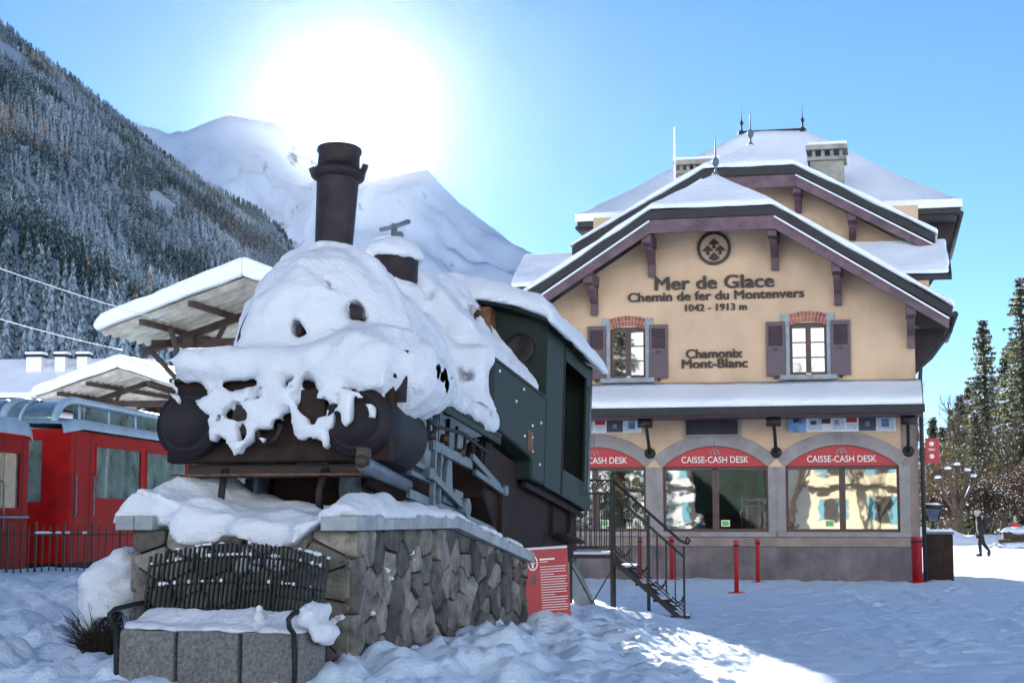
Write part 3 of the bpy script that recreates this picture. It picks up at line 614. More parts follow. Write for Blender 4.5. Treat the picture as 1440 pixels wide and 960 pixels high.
for y0, y1 in ((2.125, 3.0), (3.005, 3.9), (3.905, 4.9), (4.905, 5.95)):
    z0, z1 = 1.362 - (y0 - 2.1) * .146, 1.362 - (y1 - 2.1) * .146
    MB().prism([(y0, z0), (y1, z1), (y1, z1 + .12), (y0, z0 + .12)], .80, 1.13, 'x').build('cap_stone', M_CAP, Pd, .008)
for x0, x1 in ((-1.16, -.98), (-.975, -.80)): MB().box(x0, x1, -.74, -.3, 1.362, 1.49).build('cap_stone', M_CAP, Pd, .01)
for y0, y1 in ((-.295, .3), (.305, .9), (.905, 1.5)): MB().box(-1.16, -.82, y0, y1, 1.362, 1.485).build('cap_stone', M_CAP, Pd, .01)
def plinth_snow(X, Y, Z):
    n = vnoise(X * 2.2, Y * 2.2, 0, 12) * .5 + vnoise(X * 6, Y * 6, 0, 13) * .2
    d = np.maximum.reduce([X - .80, -.80 - X, -.70 + .06 * vnoise(X * 7, 0, 0, 6) - Y, Y - 1.9]); top = 1.44 + .10 * n + .06 * sstep(0, -.6, X)
    g = np.maximum.reduce([Z - top - .12 * np.clip(-d / .25, 0, 1), 1.30 + .12 * vnoise(X * 4, 0, 0, 19) * (Y < -.5) - Z, d]) * .8
    # crest on the right-hand cap
    yy = np.clip(Y - 2.1, 0, 9) * .146
    h2 = .05 + .16 * np.exp(-((Y + .05) / .7) ** 2) + .08 * np.exp(-((Y - 1.2) / .6) ** 2) + .03 * vnoise(X * 8, Y * 5, 0, 3)
    g2 = np.maximum.reduce([Z - (1.485 - yy) - h2 * (1 - ((X - .95) / .22) ** 2).clip(0, 1), (1.47 - yy) - Z, np.abs(X - .95) - .2, -.70 - Y, Y - 4.6]) * .7
    g = smin(g, g2, .03)
    # curled drift on the left
    cx = -.98 + .28 * sstep(-.5, .8, Y); h3 = .30 + .12 * np.sin((Y + .4) * 2.2) + .03 * vnoise(Y * 3, 0, 0, 5)
    pr = np.interp(X - cx, [-.30, -.12, .0, .06, .5, .9], [0, .8, 1.0, .85, .28, .02])
    g3 = np.maximum.reduce([Z - 1.47 - h3 * pr, 1.40 - Z, -.62 - Y, Y - 1.6, np.abs(X + .65) - .62]) * .6
    return smin(g, g3, .04)
snow_sdf('snow_cover', plinth_snow, (-1.4, -.9, 1.05), (1.3, 4.8, 2.0), .035, Pd, 'snow lying along the top of the plinth', M_SNOW, .02, 6)
def snow_lumps(name, spots, parent, seed, mat_=None):
    """ragged little clots of snow, each spot (x, y, z, size)"""
    r_ = np.random.default_rng(seed); mb = MB()
    for (x, y, z, sz) in spots:
        for k in range(4):
            c = np.array([x, y, z]) + r_.normal(0, sz * .55, 3) * (1, .3, .8); n0 = len(mb.v); q = sz * r_.uniform(.3, .75); mb.sph(tuple(c), (q * r_.uniform(.8, 1.5), q * .7, q * r_.uniform(.5, 1.0)), 9, 6)
            P_ = np.array(mb.v[n0:]); nz = 1 + .35 * vnoise(P_[:, 0] * 2.2 / sz, P_[:, 1] * 2.2 / sz, P_[:, 2] * 2.2 / sz, seed); P_ = c + (P_ - c) * nz[:, None]; mb.v[n0:] = [tuple(v) for v in P_]
    return tag(mb.build(name, mat_ or M_SNOW, parent), kind='stuff')
snow_lumps('snow_patch', [(.9, -.62, .62, .06), (.75, -.63, .58, .05), (.35, -.63, 1.10, .07), (-.35, -.63, 1.14, .06), (.05, -.64, 1.13, .08), (.15, -.64, 1.05, .06), (.95, -.6, .35, .05)], Pd, 3)
snow_lumps('snow_patch', [(1.03, .25, 1.02, .05), (1.03, .3, .92, .04), (1.04, .95, 1.10, .06), (1.03, -.2, .66, .04)], Pd, 4)
# ------------------------------------------------------------------ station building (local: x along the front, 0 at its right corner; y into the house)
BM = frame((9.2266, 37.2703, 0), R(12.79))
B = thing('station_building', BM, 'ochre alpine station house with purple shutters, stepped gables and snowy roofs', 'building')
M_STUC = streak(mat('ochre_render', (.59, .415, .275), .9, .08, .9, .25, bscale=60), .11, .8, .35)
M_PLIN = streak(mat('plinth_render', (.16, .135, .14), .85, .25, 1.6, .3, bscale=30), .3, 1.8, .3)
M_SURR = mat('grey_surround', (.255, .235, .235), .85, .12, 3, .25)
M_WIN = mat('blue_stone', (.27, .31, .34), .8, .15, 5, .2)
M_PURP = mat('purple_wood', (.115, .068, .085), .65, .3, 3, .15)
M_SHUT = mat('purple_shutter', (.105, .072, .088), .6, .12, 4)
M_BROWN = mat('brown_frame', (.065, .032, .026), .5, .25, 5)
M_BAND = mat('sill_band', (.24, .19, .165), .85, .15, 2, .2)
M_TAR = mat('roof_edge', (.02, .02, .021), .7, .3, 6, .2)
M_BRICK = mat('red_brick', (.36, .10, .06), .85, .2, 8, .3, rand=.25)
M_MORT = mat('pale_mortar', (.45, .40, .34), .9, .1, 8)
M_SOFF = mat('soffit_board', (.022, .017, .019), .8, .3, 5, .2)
M_CHIM = mat('chimney_render', (.30, .29, .25), .9, .25, 3, .4)
M_GLASS = glass_mat('window_glass', (.5, .55, .52), .55, .02, .62)
M_GLASSU = glass_mat('upper_glass', (.4, .42, .42), .45, .02, .6)
M_DARK = mat('dark_room', (.06, .05, .045), .9, .3, 2)
M_LETTER = mat('bronze_letter', (.014, .009, .008), .5, .2, 6)
M_BLIND = mat('green_blind', (.30, .48, .38), .8, .06, 4)
M_GSTICK = mat('green_sticker', (.12, .45, .08), .6, .05)
M_PURPP = mat('print_violet', (.10, .06, .25), .5, .3, 5)
M_BLUEP = mat('print_blue', (.16, .30, .55), .5, .4, 7)
M_DKP = mat('print_navy', (.02, .03, .07), .4, .3, 8)
M_PALE = mat('print_pale', (.55, .62, .72), .5, .1, 8)
def text_obj(name, s, x0, x1, z, cap, y, material, parent, extrude=.015, bold=.0, centre=True, M=None):
    """raised lettering fitted between x0 and x1 with its baseline at z, standing on the plane y"""
    cu = bpy.data.curves.new(name, 'FONT'); cu.body = s; cu.size = 1; cu.extrude = .5; cu.resolution_u = 3
    ob = bpy.data.objects.new(name, cu); COL.objects.link(ob); bpy.context.view_layer.update()
    me = bpy.data.meshes.new_from_object(ob.evaluated_get(bpy.context.evaluated_depsgraph_get())); bpy.data.objects.remove(ob); bpy.data.curves.remove(cu)
    co = np.empty(len(me.vertices) * 3); me.vertices.foreach_get('co', co); co = co.reshape(-1, 3)
    if bold:                                                    # heavier strokes: three slightly shifted copies
        bmj = bmesh.new()
        for i_ in (-1, 0, 1):
            o_ = text_obj(name, s, x0 + i_ * cap * .045, x1 + i_ * cap * .045, z, cap, y, material, parent, extrude + (i_ + 1) * .004, 0); bmj.from_mesh(o_.data); mj = o_.data; bpy.data.objects.remove(o_); bpy.data.meshes.remove(mj)
        mj = bpy.data.meshes.new(name); bmj.to_mesh(mj); bmj.free(); mj.materials.append(material); return tag(link(name, mj, parent), kind='stuff')
    h = .70; a, b = co[:, 0].min(), co[:, 0].max(); out = np.empty_like(co)
    out[:, 0] = x0 + (co[:, 0] - a) / (b - a) * (x1 - x0); out[:, 2] = z + co[:, 1] / h * cap; out[:, 1] = y - (co[:, 2] + .5) * extrude
    me.vertices.foreach_set('co', out.ravel()); me.materials.clear(); me.materials.append(material); me.update(); me.name = name
    bm = bmesh.new(); bm.from_mesh(me); bmesh.ops.recalc_face_normals(bm, faces=bm.faces); bm.to_mesh(me); bm.free()
    return tag(link(name, me, parent, 0, M), kind='stuff')
# openings
WIN = [(-8.68, -6.23), (-5.83, -3.38), (-2.98, -.42)]; UPW = [(-7.06, -6.21), (-2.83, -1.98)]
ZS, ZA, ZB0 = 2.60, 3.09, 1.10
def seg(a, b, z, rise, n=14, off=0.):
    w2 = (b - a) / 2; r = (w2 * w2 + rise * rise) / (2 * rise); c = (a + b) / 2; zc = z + rise - r; th = math.asin(w2 / r)
    return [(c + (r + off) * math.sin(t), zc + (r + off) * math.cos(t)) for t in np.linspace(-th, th, n)]
wl_ = MB(); T0, T1 = 0, .42
xs = [-9.0] + [v for q in WIN for v in q] + [0.0]
for i in range(0, len(xs), 2): wl_.box(xs[i], xs[i + 1], T0, T1, .98, 4.55)
for a, b in WIN:
    wl_.box(a, b, T0, T1, .98, ZB0); wl_.prism([(a, 4.55), (a, ZS)] + seg(a, b, ZS, ZA - ZS)[1:-1] + [(b, ZS), (b, 4.55)], T0, T1)
wl_.box(-9, 0, T0, T1, 4.55, 4.72)
us = [-9.0] + [v for q in UPW for v in q] + [0.0]
for i in range(0, len(us), 2): wl_.box(us[i], us[i + 1], T0, T1, 4.72, 5.93)
wl_.prism([(-9, 5.93), (0, 5.93), (0, 6.22), (-3.15, 8.22), (-5.85, 8.22), (-9, 6.22)], T0, T1)
wl_.box(-9, -8.6, T1, 6.5, .98, 6.2).box(-.4, 0, T1, 6.5, .98, 6.2)
wl_.build('wall', M_STUC, B)
MB().box(-9.04, .04, -.04, 6.5, -.3, .76).build('plinth', M_PLIN, B, .01)
MB().box(-9.06, .06, -.07, 6.5, .762, .978).build('sill_band', M_BAND, B, .015)
MB().box(-.36, .012, -.012, .3, .98, 4.5).build('corner_pilaster', M_BAND, B)
MB().box(-8.6, -.4, 2.6, 2.7, .5, 4.5).box(-8.6, -.4, .42, 2.6, .78, .82).box(-8.6, -.4, .42, 2.6, 4.4, 4.5).build('ticket_hall', M_DARK, B)
MB().box(-8.5, -.5, .75, 1.2, .822, 1.35).build('counter', M_BROWN, B, .02)
for i, (a, b) in enumerate(WIN):
    c = (a + b) / 2
    Wn = MB().prism([(a, ZB0), (b, ZB0), (b, ZB0 + .07), (a, ZB0 + .07)], .08, .2).box(a, a + .06, .08, .2, ZB0 + .07, ZS - .02).box(b - .06, b, .08, .2, ZB0 + .07, ZS - .02).box(c - .07, c + .07, .07, .21, ZB0 + .07, ZS - .02).box(a, b, .07, .21, ZS - .07, ZS + .01).build('window', M_BROWN, B)
    for x0, x1 in ((a + .06, c - .07), (c + .07, b - .06)): MB().box(x0, x1, .13, .145, ZB0 + .07, ZS - .07).build('pane', M_GLASS, Wn)
    arc = seg(a, b, ZS + .012, ZA - ZS - .02)
    MB().prism([(a + .01, ZS + .012)] + arc[1:-1] + [(b - .01, ZS + .012)], .03, .12).build('fascia', M_REDP, Wn)
    text_obj('lettering', 'CAISSE-CASH DESK', c - .78, c + .78, ZS + .10, .15, .028, M_WHITE, Wn, .012, .0)
    ic = MB()
    for k in range(6):
        t = math.pi * (.05 + .9 * k / 5); ic.box(c + .10 * math.cos(t) - .018, c + .10 * math.cos(t) + .018, .018, .028, ZS + .31 + .09 * math.sin(t) - .02, ZS + .31 + .09 * math.sin(t) + .02)
    ic.box(c - .025, c + .025, .018, .028, ZS + .30, ZS + .35).build('emblem', M_SURR, Wn)['kind'] = 'stuff'
    for s, (p, q) in zip((-1, 1), ((a, c), (c, b))):            # grey surround: two halves of the arch and the two jambs
        oa = seg(a, b, ZS, ZA - ZS, 15); ob_ = seg(a, b, ZS, ZA - ZS, 15, .30); h = (0, 8) if s < 0 else (7, 15)
        poly = oa[h[0]:h[1]] + ob_[h[0]:h[1]][::-1]; g_ = .004 * s; poly = [(x + g_, z) for x, z in poly]
        MB().prism(poly, -.035, .02).build('arch_stone', M_SURR, Wn, .006)
    for x0, x1 in ((a - .24, a), (b, b + .24)): MB().box(x0, x1, -.032, .02, 1.0, ZS - .004).build('jamb', M_SURR, Wn, .006)
    MB().box(a - .24, b + .24, -.10, .08, .985, ZB0 - .003).build('sill', M_SURR, Wn, .01)
    sx_ = (c + .12) if i != 2 else (c - .40)
    st = MB().box(sx_, sx_ + .2, .118, .128, ZB0 + .12, ZB0 + .27).build('sticker', M_WHITE, Wn); MB().box(sx_ + .02, sx_ + .18, .112, .117, ZB0 + .14, ZB0 + .25).build('sticker_print', M_GSTICK, Wn)
    if i < 2:
        for x0, x1 in ((a + .07, c - .08), (c + .08, b - .07)): MB().box(x0, x1, .22, .23, ZS - .42, ZS - .08).build('blind', M_BLIND, Wn)
# upper windows with shutters and brick heads
for i, (a, b) in enumerate(UPW):
    c = (a + b) / 2
    Wn = MB().box(a, a + .06, .06, .16, 4.72, 5.82).box(b - .06, b, .06, .16, 4.72, 5.82).box(c - .06, c + .06, .05, .17, 4.78, 5.86).box(a + .06, c - .06, .06, .16, 4.72, 4.79).box(c + .06, b - .06, .06, .16, 4.72, 4.79).prism([(a, 5.82), (b, 5.82)] + seg(a, b, 5.86, .07, 9)[::-1], .06, .16).build('window', M_BROWN, B)
    for x0, x1 in ((a + .06, c - .06), (c + .06, b - .06)):
        MB().box(x0, x1, .10, .11, 4.79, 5.82).build('pane', M_GLASSU, Wn)
        for z in (5.12, 5.47): MB().box(x0, x1, .075, .10, z, z + .025).build('glazing_bar', M_BROWN, Wn)
    for s, x0 in ((-1, a - .09), (1, b)):
        MB().box(x0, x0 + .09, -.03, .05, 4.72, 5.86).build('reveal', M_WIN, Wn); xq = x0 - .10 if s < 0 else x0
        MB().box(xq, xq + .19, -.034, .04, 5.863, 6.14).build('springer', M_WIN, Wn, .008)
    MB().box(a - .22, b + .22, -.12, .05, 4.60, 4.716).build('sill', M_WIN, Wn, .01)
    lo, hi = seg(a, b, 5.87, .09, 2 * 12 + 1, .0), seg(a, b, 5.87, .09, 2 * 12 + 1, .25); hm_ = seg(a, b, 5.87, .09, 25, .12)
    MB().prism(lo + hi[::-1], -.012, .03).build('lintel_bed', M_MORT, Wn)
    for k in range(12):
        t0, t1 = 2 * k, 2 * k + 2
        def lerp(p, q, t): return (p[0] + (q[0] - p[0]) * t, p[1] + (q[1] - p[1]) * t)
        for A_, C_ in ((lo, hm_), (hm_, hi)):
            p0, p1, q0, q1 = lerp(A_[t0], A_[t1], .12), lerp(A_[t0], A_[t1], .88), lerp(C_[t0], C_[t1], .12), lerp(C_[t0], C_[t1], .88)
            e = .06; MB().prism([lerp(p0, q0, e), lerp(p1, q1, e), lerp(p1, q1, 1 - e), lerp(p0, q0, 1 - e)], -.026, -.011).build('brick', M_BRICK, Wn)
    for s in (-1, 1):
        x0 = a - .54 if s < 0 else b + .10; x1 = x0 + .44
        sh = MB().box(x0, x0 + .06, -.075, -.035, 4.70, 5.97).box(x1 - .06, x1, -.075, -.035, 4.70, 5.97)
        for z0, z1 in ((4.70, 4.80), (5.28, 5.40), (5.87, 5.97)): sh.box(x0 + .06, x1 - .06, -.075, -.035, z0, z1)
        sh.box(x0 + .06, x1 - .06, -.06, -.042, 4.80, 5.28)
        so_ = sh.build('shutter', M_SHUT, Wn)
        lv = MB()
        for k in range(11):
            z = 5.41 + k * .042; lv.add([(x0 + .06, -.072, z), (x1 - .06, -.072, z), (x1 - .06, -.038, z + .036), (x0 + .06, -.038, z + .036), (x0 + .06, -.066, z - .004), (x1 - .06, -.066, z - .004), (x1 - .06, -.034, z + .03), (x0 + .06, -.034, z + .03)], [(0, 1, 2, 3), (7, 6, 5, 4), (0, 4, 5, 1), (3, 2, 6, 7)])
        tag(lv.build('louvre', M_SHUT, Wn), kind='stuff')
        MB().box((x0 + x1) / 2 - .05, (x0 + x1) / 2 + .05, -.09, -.076, 5.31, 5.34).build('catch', M_BLACK, Wn)
        xx = x0 + .22; MB().box(xx - .04, xx + .04, -.11, -.03, 4.64, 4.69).build('stay', M_BLACK, Wn)
# lettering and emblem
text_obj('lettering', 'Mer de Glace', -5.96, -3.17, 6.80, .315, -.0, M_LETTER, B, .06, .010)
text_obj('lettering', 'Chemin de fer du Montenvers', -6.61, -2.48, 6.535, .215, -.0, M_LETTER, B, .05, .010)
text_obj('lettering', '1042 - 1913 m', -5.25, -3.81, 6.275, .165, -.0, M_LETTER, B, .04, .008)
text_obj('lettering', 'Chamonix', -5.24, -3.93, 5.16, .215, -.0, M_LETTER, B, .05, .010)
text_obj('lettering', 'Mont-Blanc', -5.34, -3.81, 4.925, .215, -.0, M_LETTER, B, .05, .010)
em = MB(); n = 48; c0 = (-4.555, 7.76)
for i_ in range(n):
    a0, a1 = 2 * math.pi * i_ / n, 2 * math.pi * (i_ + 1) / n
    P_ = lambda r, a: (c0[0] + r * math.cos(a), c0[1] + r * math.sin(a))
    em.prism([P_(.33, a0), P_(.40, a0), P_(.40, a1), P_(.33, a1)], -.06, .0)
em.build('emblem_ring', M_LETTER, B)
def arrow(cx, cz, s):
    return MB().prism([(cx, cz + s), (cx + s, cz), (cx + s * .62, cz - s * .10), (cx + s * .28, cz + .16 * s), (cx + s * .28, cz - s * .75), (cx - s * .28, cz - s * .75), (cx - s * .28, cz + .16 * s), (cx - s * .62, cz - s * .10), (cx - s, cz)], -.05, 0).build('emblem_arrow', M_LETTER, B)
arrow(-4.555, 7.86, .13); arrow(-4.70, 7.70, .13); arrow(-4.41, 7.70, .13)
MB().prism([(-4.555, 7.66), (-4.42, 7.53), (-4.50, 7.47), (-4.61, 7.47), (-4.69, 7.53)], -.05, 0).build('emblem_arrow', M_LETTER, B)
# boards under the awning
def board(x0, x1, z0, z1, bands):
    o = MB().box(x0, x1, -.055, -.003, z0, z1).build('display_board', M_WHITE, B, .005)
    for f0, f1, g0, g1, m_ in bands: MB().box(x0 + (x1 - x0) * f0, x0 + (x1 - x0) * f1, -.063, -.056, z0 + (z1 - z0) * g0, z0 + (z1 - z0) * g1).build('print', m_, o)
pr_ = [(0, .17, .0, 1, M_BLUEP), (.05, .13, .55, .85, M_DKP), (.19, .32, .12, .9, M_PALE), (.29, .40, .5, .8, M_DKP), (.21, .27, .45, .7, M_DKP), (.42, .53, .12, .9, M_PALE), (.44, .48, .4, .7, M_REDP), (.545, .645, .55, .85, M_REDP), (.55, .64, .12, .45, M_PALE), (.66, .82, .04, .97, M_DKP), (.72, .76, .3, .6, M_PALE), (.83, .985, .04, .97, M_PALE), (.87, .94, .25, .75, M_BLUEP)]
board(-2.90, -.47, 3.39, 3.77, pr_); board(-8.75, -6.32, 3.42, 3.77, pr_)
sc_ = MB().box(-5.31, -4.0, -.09, -.003, 3.31, 3.78).build('screen', M_SURR, B, .006); MB().box(-5.26, -4.05, -.098, -.092, 3.355, 3.745).build('screen_face', M_TAR, sc_)
# awning
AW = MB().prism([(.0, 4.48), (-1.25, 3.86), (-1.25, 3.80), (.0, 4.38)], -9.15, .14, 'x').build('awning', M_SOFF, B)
MB().box(-9.17, .16, -1.30, -1.253, 3.74, 3.92).build('fascia', M_TAR, AW); MB().box(-9.1, .1, -.10, -.003, 4.47, 4.56).build('flashing', M_TAR, AW)
MB().box(-9.1, .1, -1.15, -.02, 3.70, 3.77).build('awning_beam', M_PURP, AW)
V_ = []; nu = 120; us_ = np.linspace(-9.12, .11, nu); prof_ = [(-1.27, 3.925, 0), (-1.30, 3.99, 1), (-1.26, 4.07, 1), (-1.1, 4.17, 1), (-.7, 4.33, 1), (-.3, 4.49, 1), (-.11, 4.575, .3), (-.10, 4.45, 0)]
for k, u in enumerate(us_):
    for (v, z, q) in prof_: V_.append((u, v + .015 * q * vnoise(u * 3, v * 3, 0, 4), z + .03 * q * (vnoise(u * 1.3, v, 0, 2) + .4 * vnoise(u * 5, v * 4, 0, 3))))
npmesh('snow_cover', V_, gridfaces(nu, len(prof_)), M_SNOWR, AW)['label'] = 'even layer of snow on the awning'
for u in (-8.95, -6.12, -3.18, -.20):
    br = MB().lathe([(.10, 0), (.13, -.04), (.10, -.09), (.0, -.09)], (u, -.0, 2.93), (0, 1, 0), 16).build('bracket', M_BLACK, B)
    MB().tube([(u, -.08, 2.93), (u, -.22, 3.1), (u, -.5, 3.4), (u, -.8, 3.64)], [.05, .04, .04, .05], 8).build('arm', M_BLACK, br)
    MB().cyl((u - .16, -.8, 3.60), (u + .16, -.8, 3.60), .11, n=16).build('boss', M_BLACK, br)
# roofs
def gable_roof(name, c, hc, zc, hs, zt, v0, va, vb, label, posts, wallv, zpost, snow=.14, left=None):
    sl0 = (zc - zt) / (hs - hc); za = zc + hc * sl0; x = lambda s, h: c + s * h; HS = lambda s: hs if s > 0 or left is None else left; ZT = lambda s: zc - (HS(s) - hc) * sl0
    def layer(dz0, dz1, ex, m_, nm, par, wig=0):
        mb = MB()
        for s in (-1, 1):
            P_ = [(x(s, HS(s) + ex), v0 - ex * .6, ZT(s)), (x(s, hc), v0 - ex * .6, zc), (c, va, za), (c, vb, za), (x(s, HS(s) + ex), vb, ZT(s))]
            lo = [(p[0], p[1], p[2] + dz0) for p in P_]; hi = [(p[0], p[1], p[2] + dz1) for p in P_]
            mb.add(lo + hi, [(0, 1, 2, 3, 4), (5, 6, 7, 8, 9), (0, 5, 6, 1), (0, 4, 9, 5), (3, 8, 9, 4)])
        P_ = [(x(-1, hc), v0 - ex * .6, zc), (x(1, hc), v0 - ex * .6, zc), (c, va, za)]
        mb.add([(p[0], p[1], p[2] + dz0) for p in P_] + [(p[0], p[1], p[2] + dz1) for p in P_], [(0, 1, 2), (3, 4, 5), (0, 3, 4, 1)])
        return mb.build(nm, m_, par)
    rf_ = layer(-.20, 0, 0, M_TAR, name, B)
    sn = layer(.004, snow, .07, M_SNOWR, 'snow_cover', rf_); sn['label'] = label
    bv = sn.modifiers.new('bevel', 'BEVEL'); bv.width = .06; bv.segments = 3; bv.limit_method = 'ANGLE'; undulate(sn, .10, 4)
    sf = MB()
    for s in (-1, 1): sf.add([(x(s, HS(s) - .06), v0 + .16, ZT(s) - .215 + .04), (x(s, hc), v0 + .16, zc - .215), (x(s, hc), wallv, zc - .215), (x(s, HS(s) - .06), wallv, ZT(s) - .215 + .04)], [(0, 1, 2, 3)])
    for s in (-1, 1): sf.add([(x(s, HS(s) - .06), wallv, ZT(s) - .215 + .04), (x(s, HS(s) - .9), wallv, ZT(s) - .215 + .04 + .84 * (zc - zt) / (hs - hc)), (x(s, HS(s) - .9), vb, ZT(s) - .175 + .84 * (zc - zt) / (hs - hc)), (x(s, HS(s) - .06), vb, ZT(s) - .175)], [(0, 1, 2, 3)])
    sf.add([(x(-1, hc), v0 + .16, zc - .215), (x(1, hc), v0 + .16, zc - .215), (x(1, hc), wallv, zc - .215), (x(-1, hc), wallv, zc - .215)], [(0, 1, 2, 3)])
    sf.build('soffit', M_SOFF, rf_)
    for s in (-1, 1):
        sl_ = (zc - zt) / (hs - hc); X0, X1 = x(s, HS(s) - .06), x(s, hc)
        MB().add([(X0, v0 + .06, ZT(s) - .20), (X0, v0 + .06, ZT(s) - .52 + .06), (X1, v0 + .06, zc - .52), (X1, v0 + .06, zc - .20), (X0, v0 + .13, ZT(s) - .20), (X0, v0 + .13, ZT(s) - .46), (X1, v0 + .13, zc - .52), (X1, v0 + .13, zc - .20)], [(0, 1, 2, 3), (7, 6, 5, 4), (0, 4, 5, 1), (2, 6, 7, 3), (1, 5, 6, 2), (0, 3, 7, 4)]).build('barge_board', M_PURP, rf_)
        MB().bar((X0, v0 + .035, ZT(s) - .235), (X1, v0 + .035, zc - .235), .05, .035, up=(0, 0, 1)).build('snow_ledge', M_SNOWR, rf_)
    MB().box(x(-1, hc) + .003, x(1, hc) - .003, v0 + .06, v0 + .13, zc - .52, zc - .20).build('barge_board', M_PURP, rf_)
    for u in posts:
        h_ = abs(u - c); zr = zc if h_ < hc else zc - (h_ - hc) * (zc - zt) / (hs - hc); zr -= .50
        pu = MB().box(u - .11, u + .11, v0 + .16, wallv, zr - .16, zr + .10).build('purlin', M_PURP, rf_, .015)
        if zpost: MB().prism([(wallv - .02, zr - .163), (v0 + .5, zr - .163), (v0 + .5, zr - .26), (wallv - .16, zr - .55), (wallv - .14, zr - zpost), (wallv - .02, zr - zpost)], u - .085, u + .085, 'x').build('corbel', M_PURP, rf_, .01)
    fi = MB().lathe([(.05, -.05), (.09, .06), (.03, .12), (.02, .22), (.075, .3), (.09, .37), (.05, .44), (.02, .48), (.014, .85), (.002, .95)], (c, va + .06, za + snow - .06), n=14).build('finial', M_GREYB, rf_)
    return rf_
gable_roof('roof', -4.5, 1.43, 8.50, 5.29, 6.05, -1.2, .0, 4.5, 'snow on the front gable roof', (-7.42, -6.03, -3.13, -1.70, -.08), 0, .82, left=4.72)
gable_roof('roof', -3.96, 1.19, 10.3, 4.58, 8.40, 3.0, 3.9, 9, 'snow on the second, higher gable roof', (-2.75, -1.4, -5.2), 3.95, .55)
MB().prism([(-8.2, 5.6), (.25, 5.6), (.25, 8.15), (-2.8, 9.95), (-5.1, 9.95), (-8.2, 8.15)], 3.95, 4.3).build('wall', M_STUC, B)
MB().box(-8.2, .25, 4.3, 12, 5.6, 9.4).build('wall', M_STUC, B)
# low lean-to roofs beside the gables
for (x0, x1, lab) in ((-1.9, .95, 'snow slab on the right lean-to roof'), (-9.9, -8.2, 'snow on the left lean-to roof')):
    ro = MB().prism([(3.4, 8.18), (2.0, 7.25), (2.0, 7.12), (3.4, 8.02)], x0, x1, 'x').build('lean_to_roof', M_TAR, B)
    sn = MB().prism([(3.4, 8.36), (2.1, 7.52), (1.93, 7.36), (1.95, 7.26), (3.4, 8.185)], x0 - .02, x1 - .06, 'x').build('snow_cover', M_SNOWR, ro, .05); sn['label'] = lab; undulate(sn, .12, 4)
# main hipped roof with flared eaves
def hip(dz, ex, k0=0):
    ts = np.linspace(0, 1, 14); V = []
    for t in ts:
        z = 9.62 + 3.05 * (.35 * t + .65 * t ** 1.15 if t > .12 else .5 * t * t / .12 + .3 * t) + dz
        x0, x1 = -8.95 - ex + (4.27 + ex) * t, 1.38 + ex - (4.25 + ex) * t; y0, y1 = 6 - ex + (4 + ex) * t, 14 + ex - (3.9 + ex) * t
        ring = []
        for (a, b, c_, d_) in ((x0, y0, x1, y0), (x1, y0, x1, y1), (x1, y1, x0, y1), (x0, y1, x0, y0)):
            for q in np.linspace(0, 1, 9)[:-1]: ring.append((a + (c_ - a) * q, b + (d_ - b) * q, z + (.05 * vnoise(a + (c_ - a) * q, b + (d_ - b) * q, 0, 3) if ex else 0)))
        V.append(ring)
    return V
def hipmesh(nm, dz0, dz1, ex, m_, par):
    V = hip(dz1, ex); n = len(V[0]); mb = MB(); mb.add([p for r in V for p in r], [(i * n + j, i * n + (j + 1) % n, (i + 1) * n + (j + 1) % n, (i + 1) * n + j) for i in range(len(V) - 1) for j in range(n)] + [tuple((len(V) - 1) * n + j for j in range(n))], 0, bool(ex))
    lo = [(p[0], p[1], p[2] - (dz1 - dz0)) for p in V[0]]; o_ = len(mb.v); mb.add(lo + V[0], [(j, (j + 1) % n, (j + 1) % n + n, j + n) for j in range(n)] + [tuple(range(n))]); return mb.build(nm, m_, par)
mr_ = hipmesh('roof', -.16, 0, 0, M_TAR, B); hipmesh('snow_cover', .004, .22, .06, M_SNOWR, mr_)['label'] = 'snow on the tall main roof'
MB().box(-8.1, .55, 6.9, 13.2, 6, 9.45).build('wall', M_STUC, B)
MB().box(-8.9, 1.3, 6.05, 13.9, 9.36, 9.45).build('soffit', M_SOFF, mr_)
for s, x in ((1, .55), (-1, -8.1)):
    for v in np.arange(6.9, 13, .85): MB().prism([(x, 9.34), (x + s * .75, 9.34), (x + s * .70, 9.2), (x + s * .12, 8.35), (x, 8.3)], v, v + .12).build('eave_bracket', M_SOFF, mr_)
    MB().tube([(x + s * .85, 6.0, 9.45), (x + s * .85, 13.9, 9.45)], .07, 8).build('gutter', M_TAR, mr_)
for x in (-4.68, -2.88):
    MB().lathe([(.12, -.05), (.10, .1), (.03, .16), (.03, .3), (.07, .36), (.03, .43), (.012, .5), (.002, .85)], (x, 10, 12.78), n=12).build('finial', M_TAR, mr_)
MB().box(-4.7, -2.85, 9.96, 10.04, 12.82, 12.9).build('ridge_cap', M_TAR, mr_)
# gutter and downpipe of the front gable, brackets under its right eave
MB().tube([(.86, -1.2, 5.9), (.86, 4.4, 5.9)], .075, 8).build('gutter', M_TAR, B)
MB().tube([(.84, -.1, 5.85), (.80, -.1, 5.65), (.35, -.1, 5.05), (.12, -.1, 4.85), (.10, -.1, 4.6), (.10, -.1, .0)], .05, 10).build('downpipe', M_TAR, B)
for v in np.arange(.2, 4.2, .8): MB().prism([(.0, 5.75), (.72, 5.75), (.66, 5.6), (.1, 5.0), (0, 4.95)], v, v + .12).build('eave_bracket', M_SOFF, B)
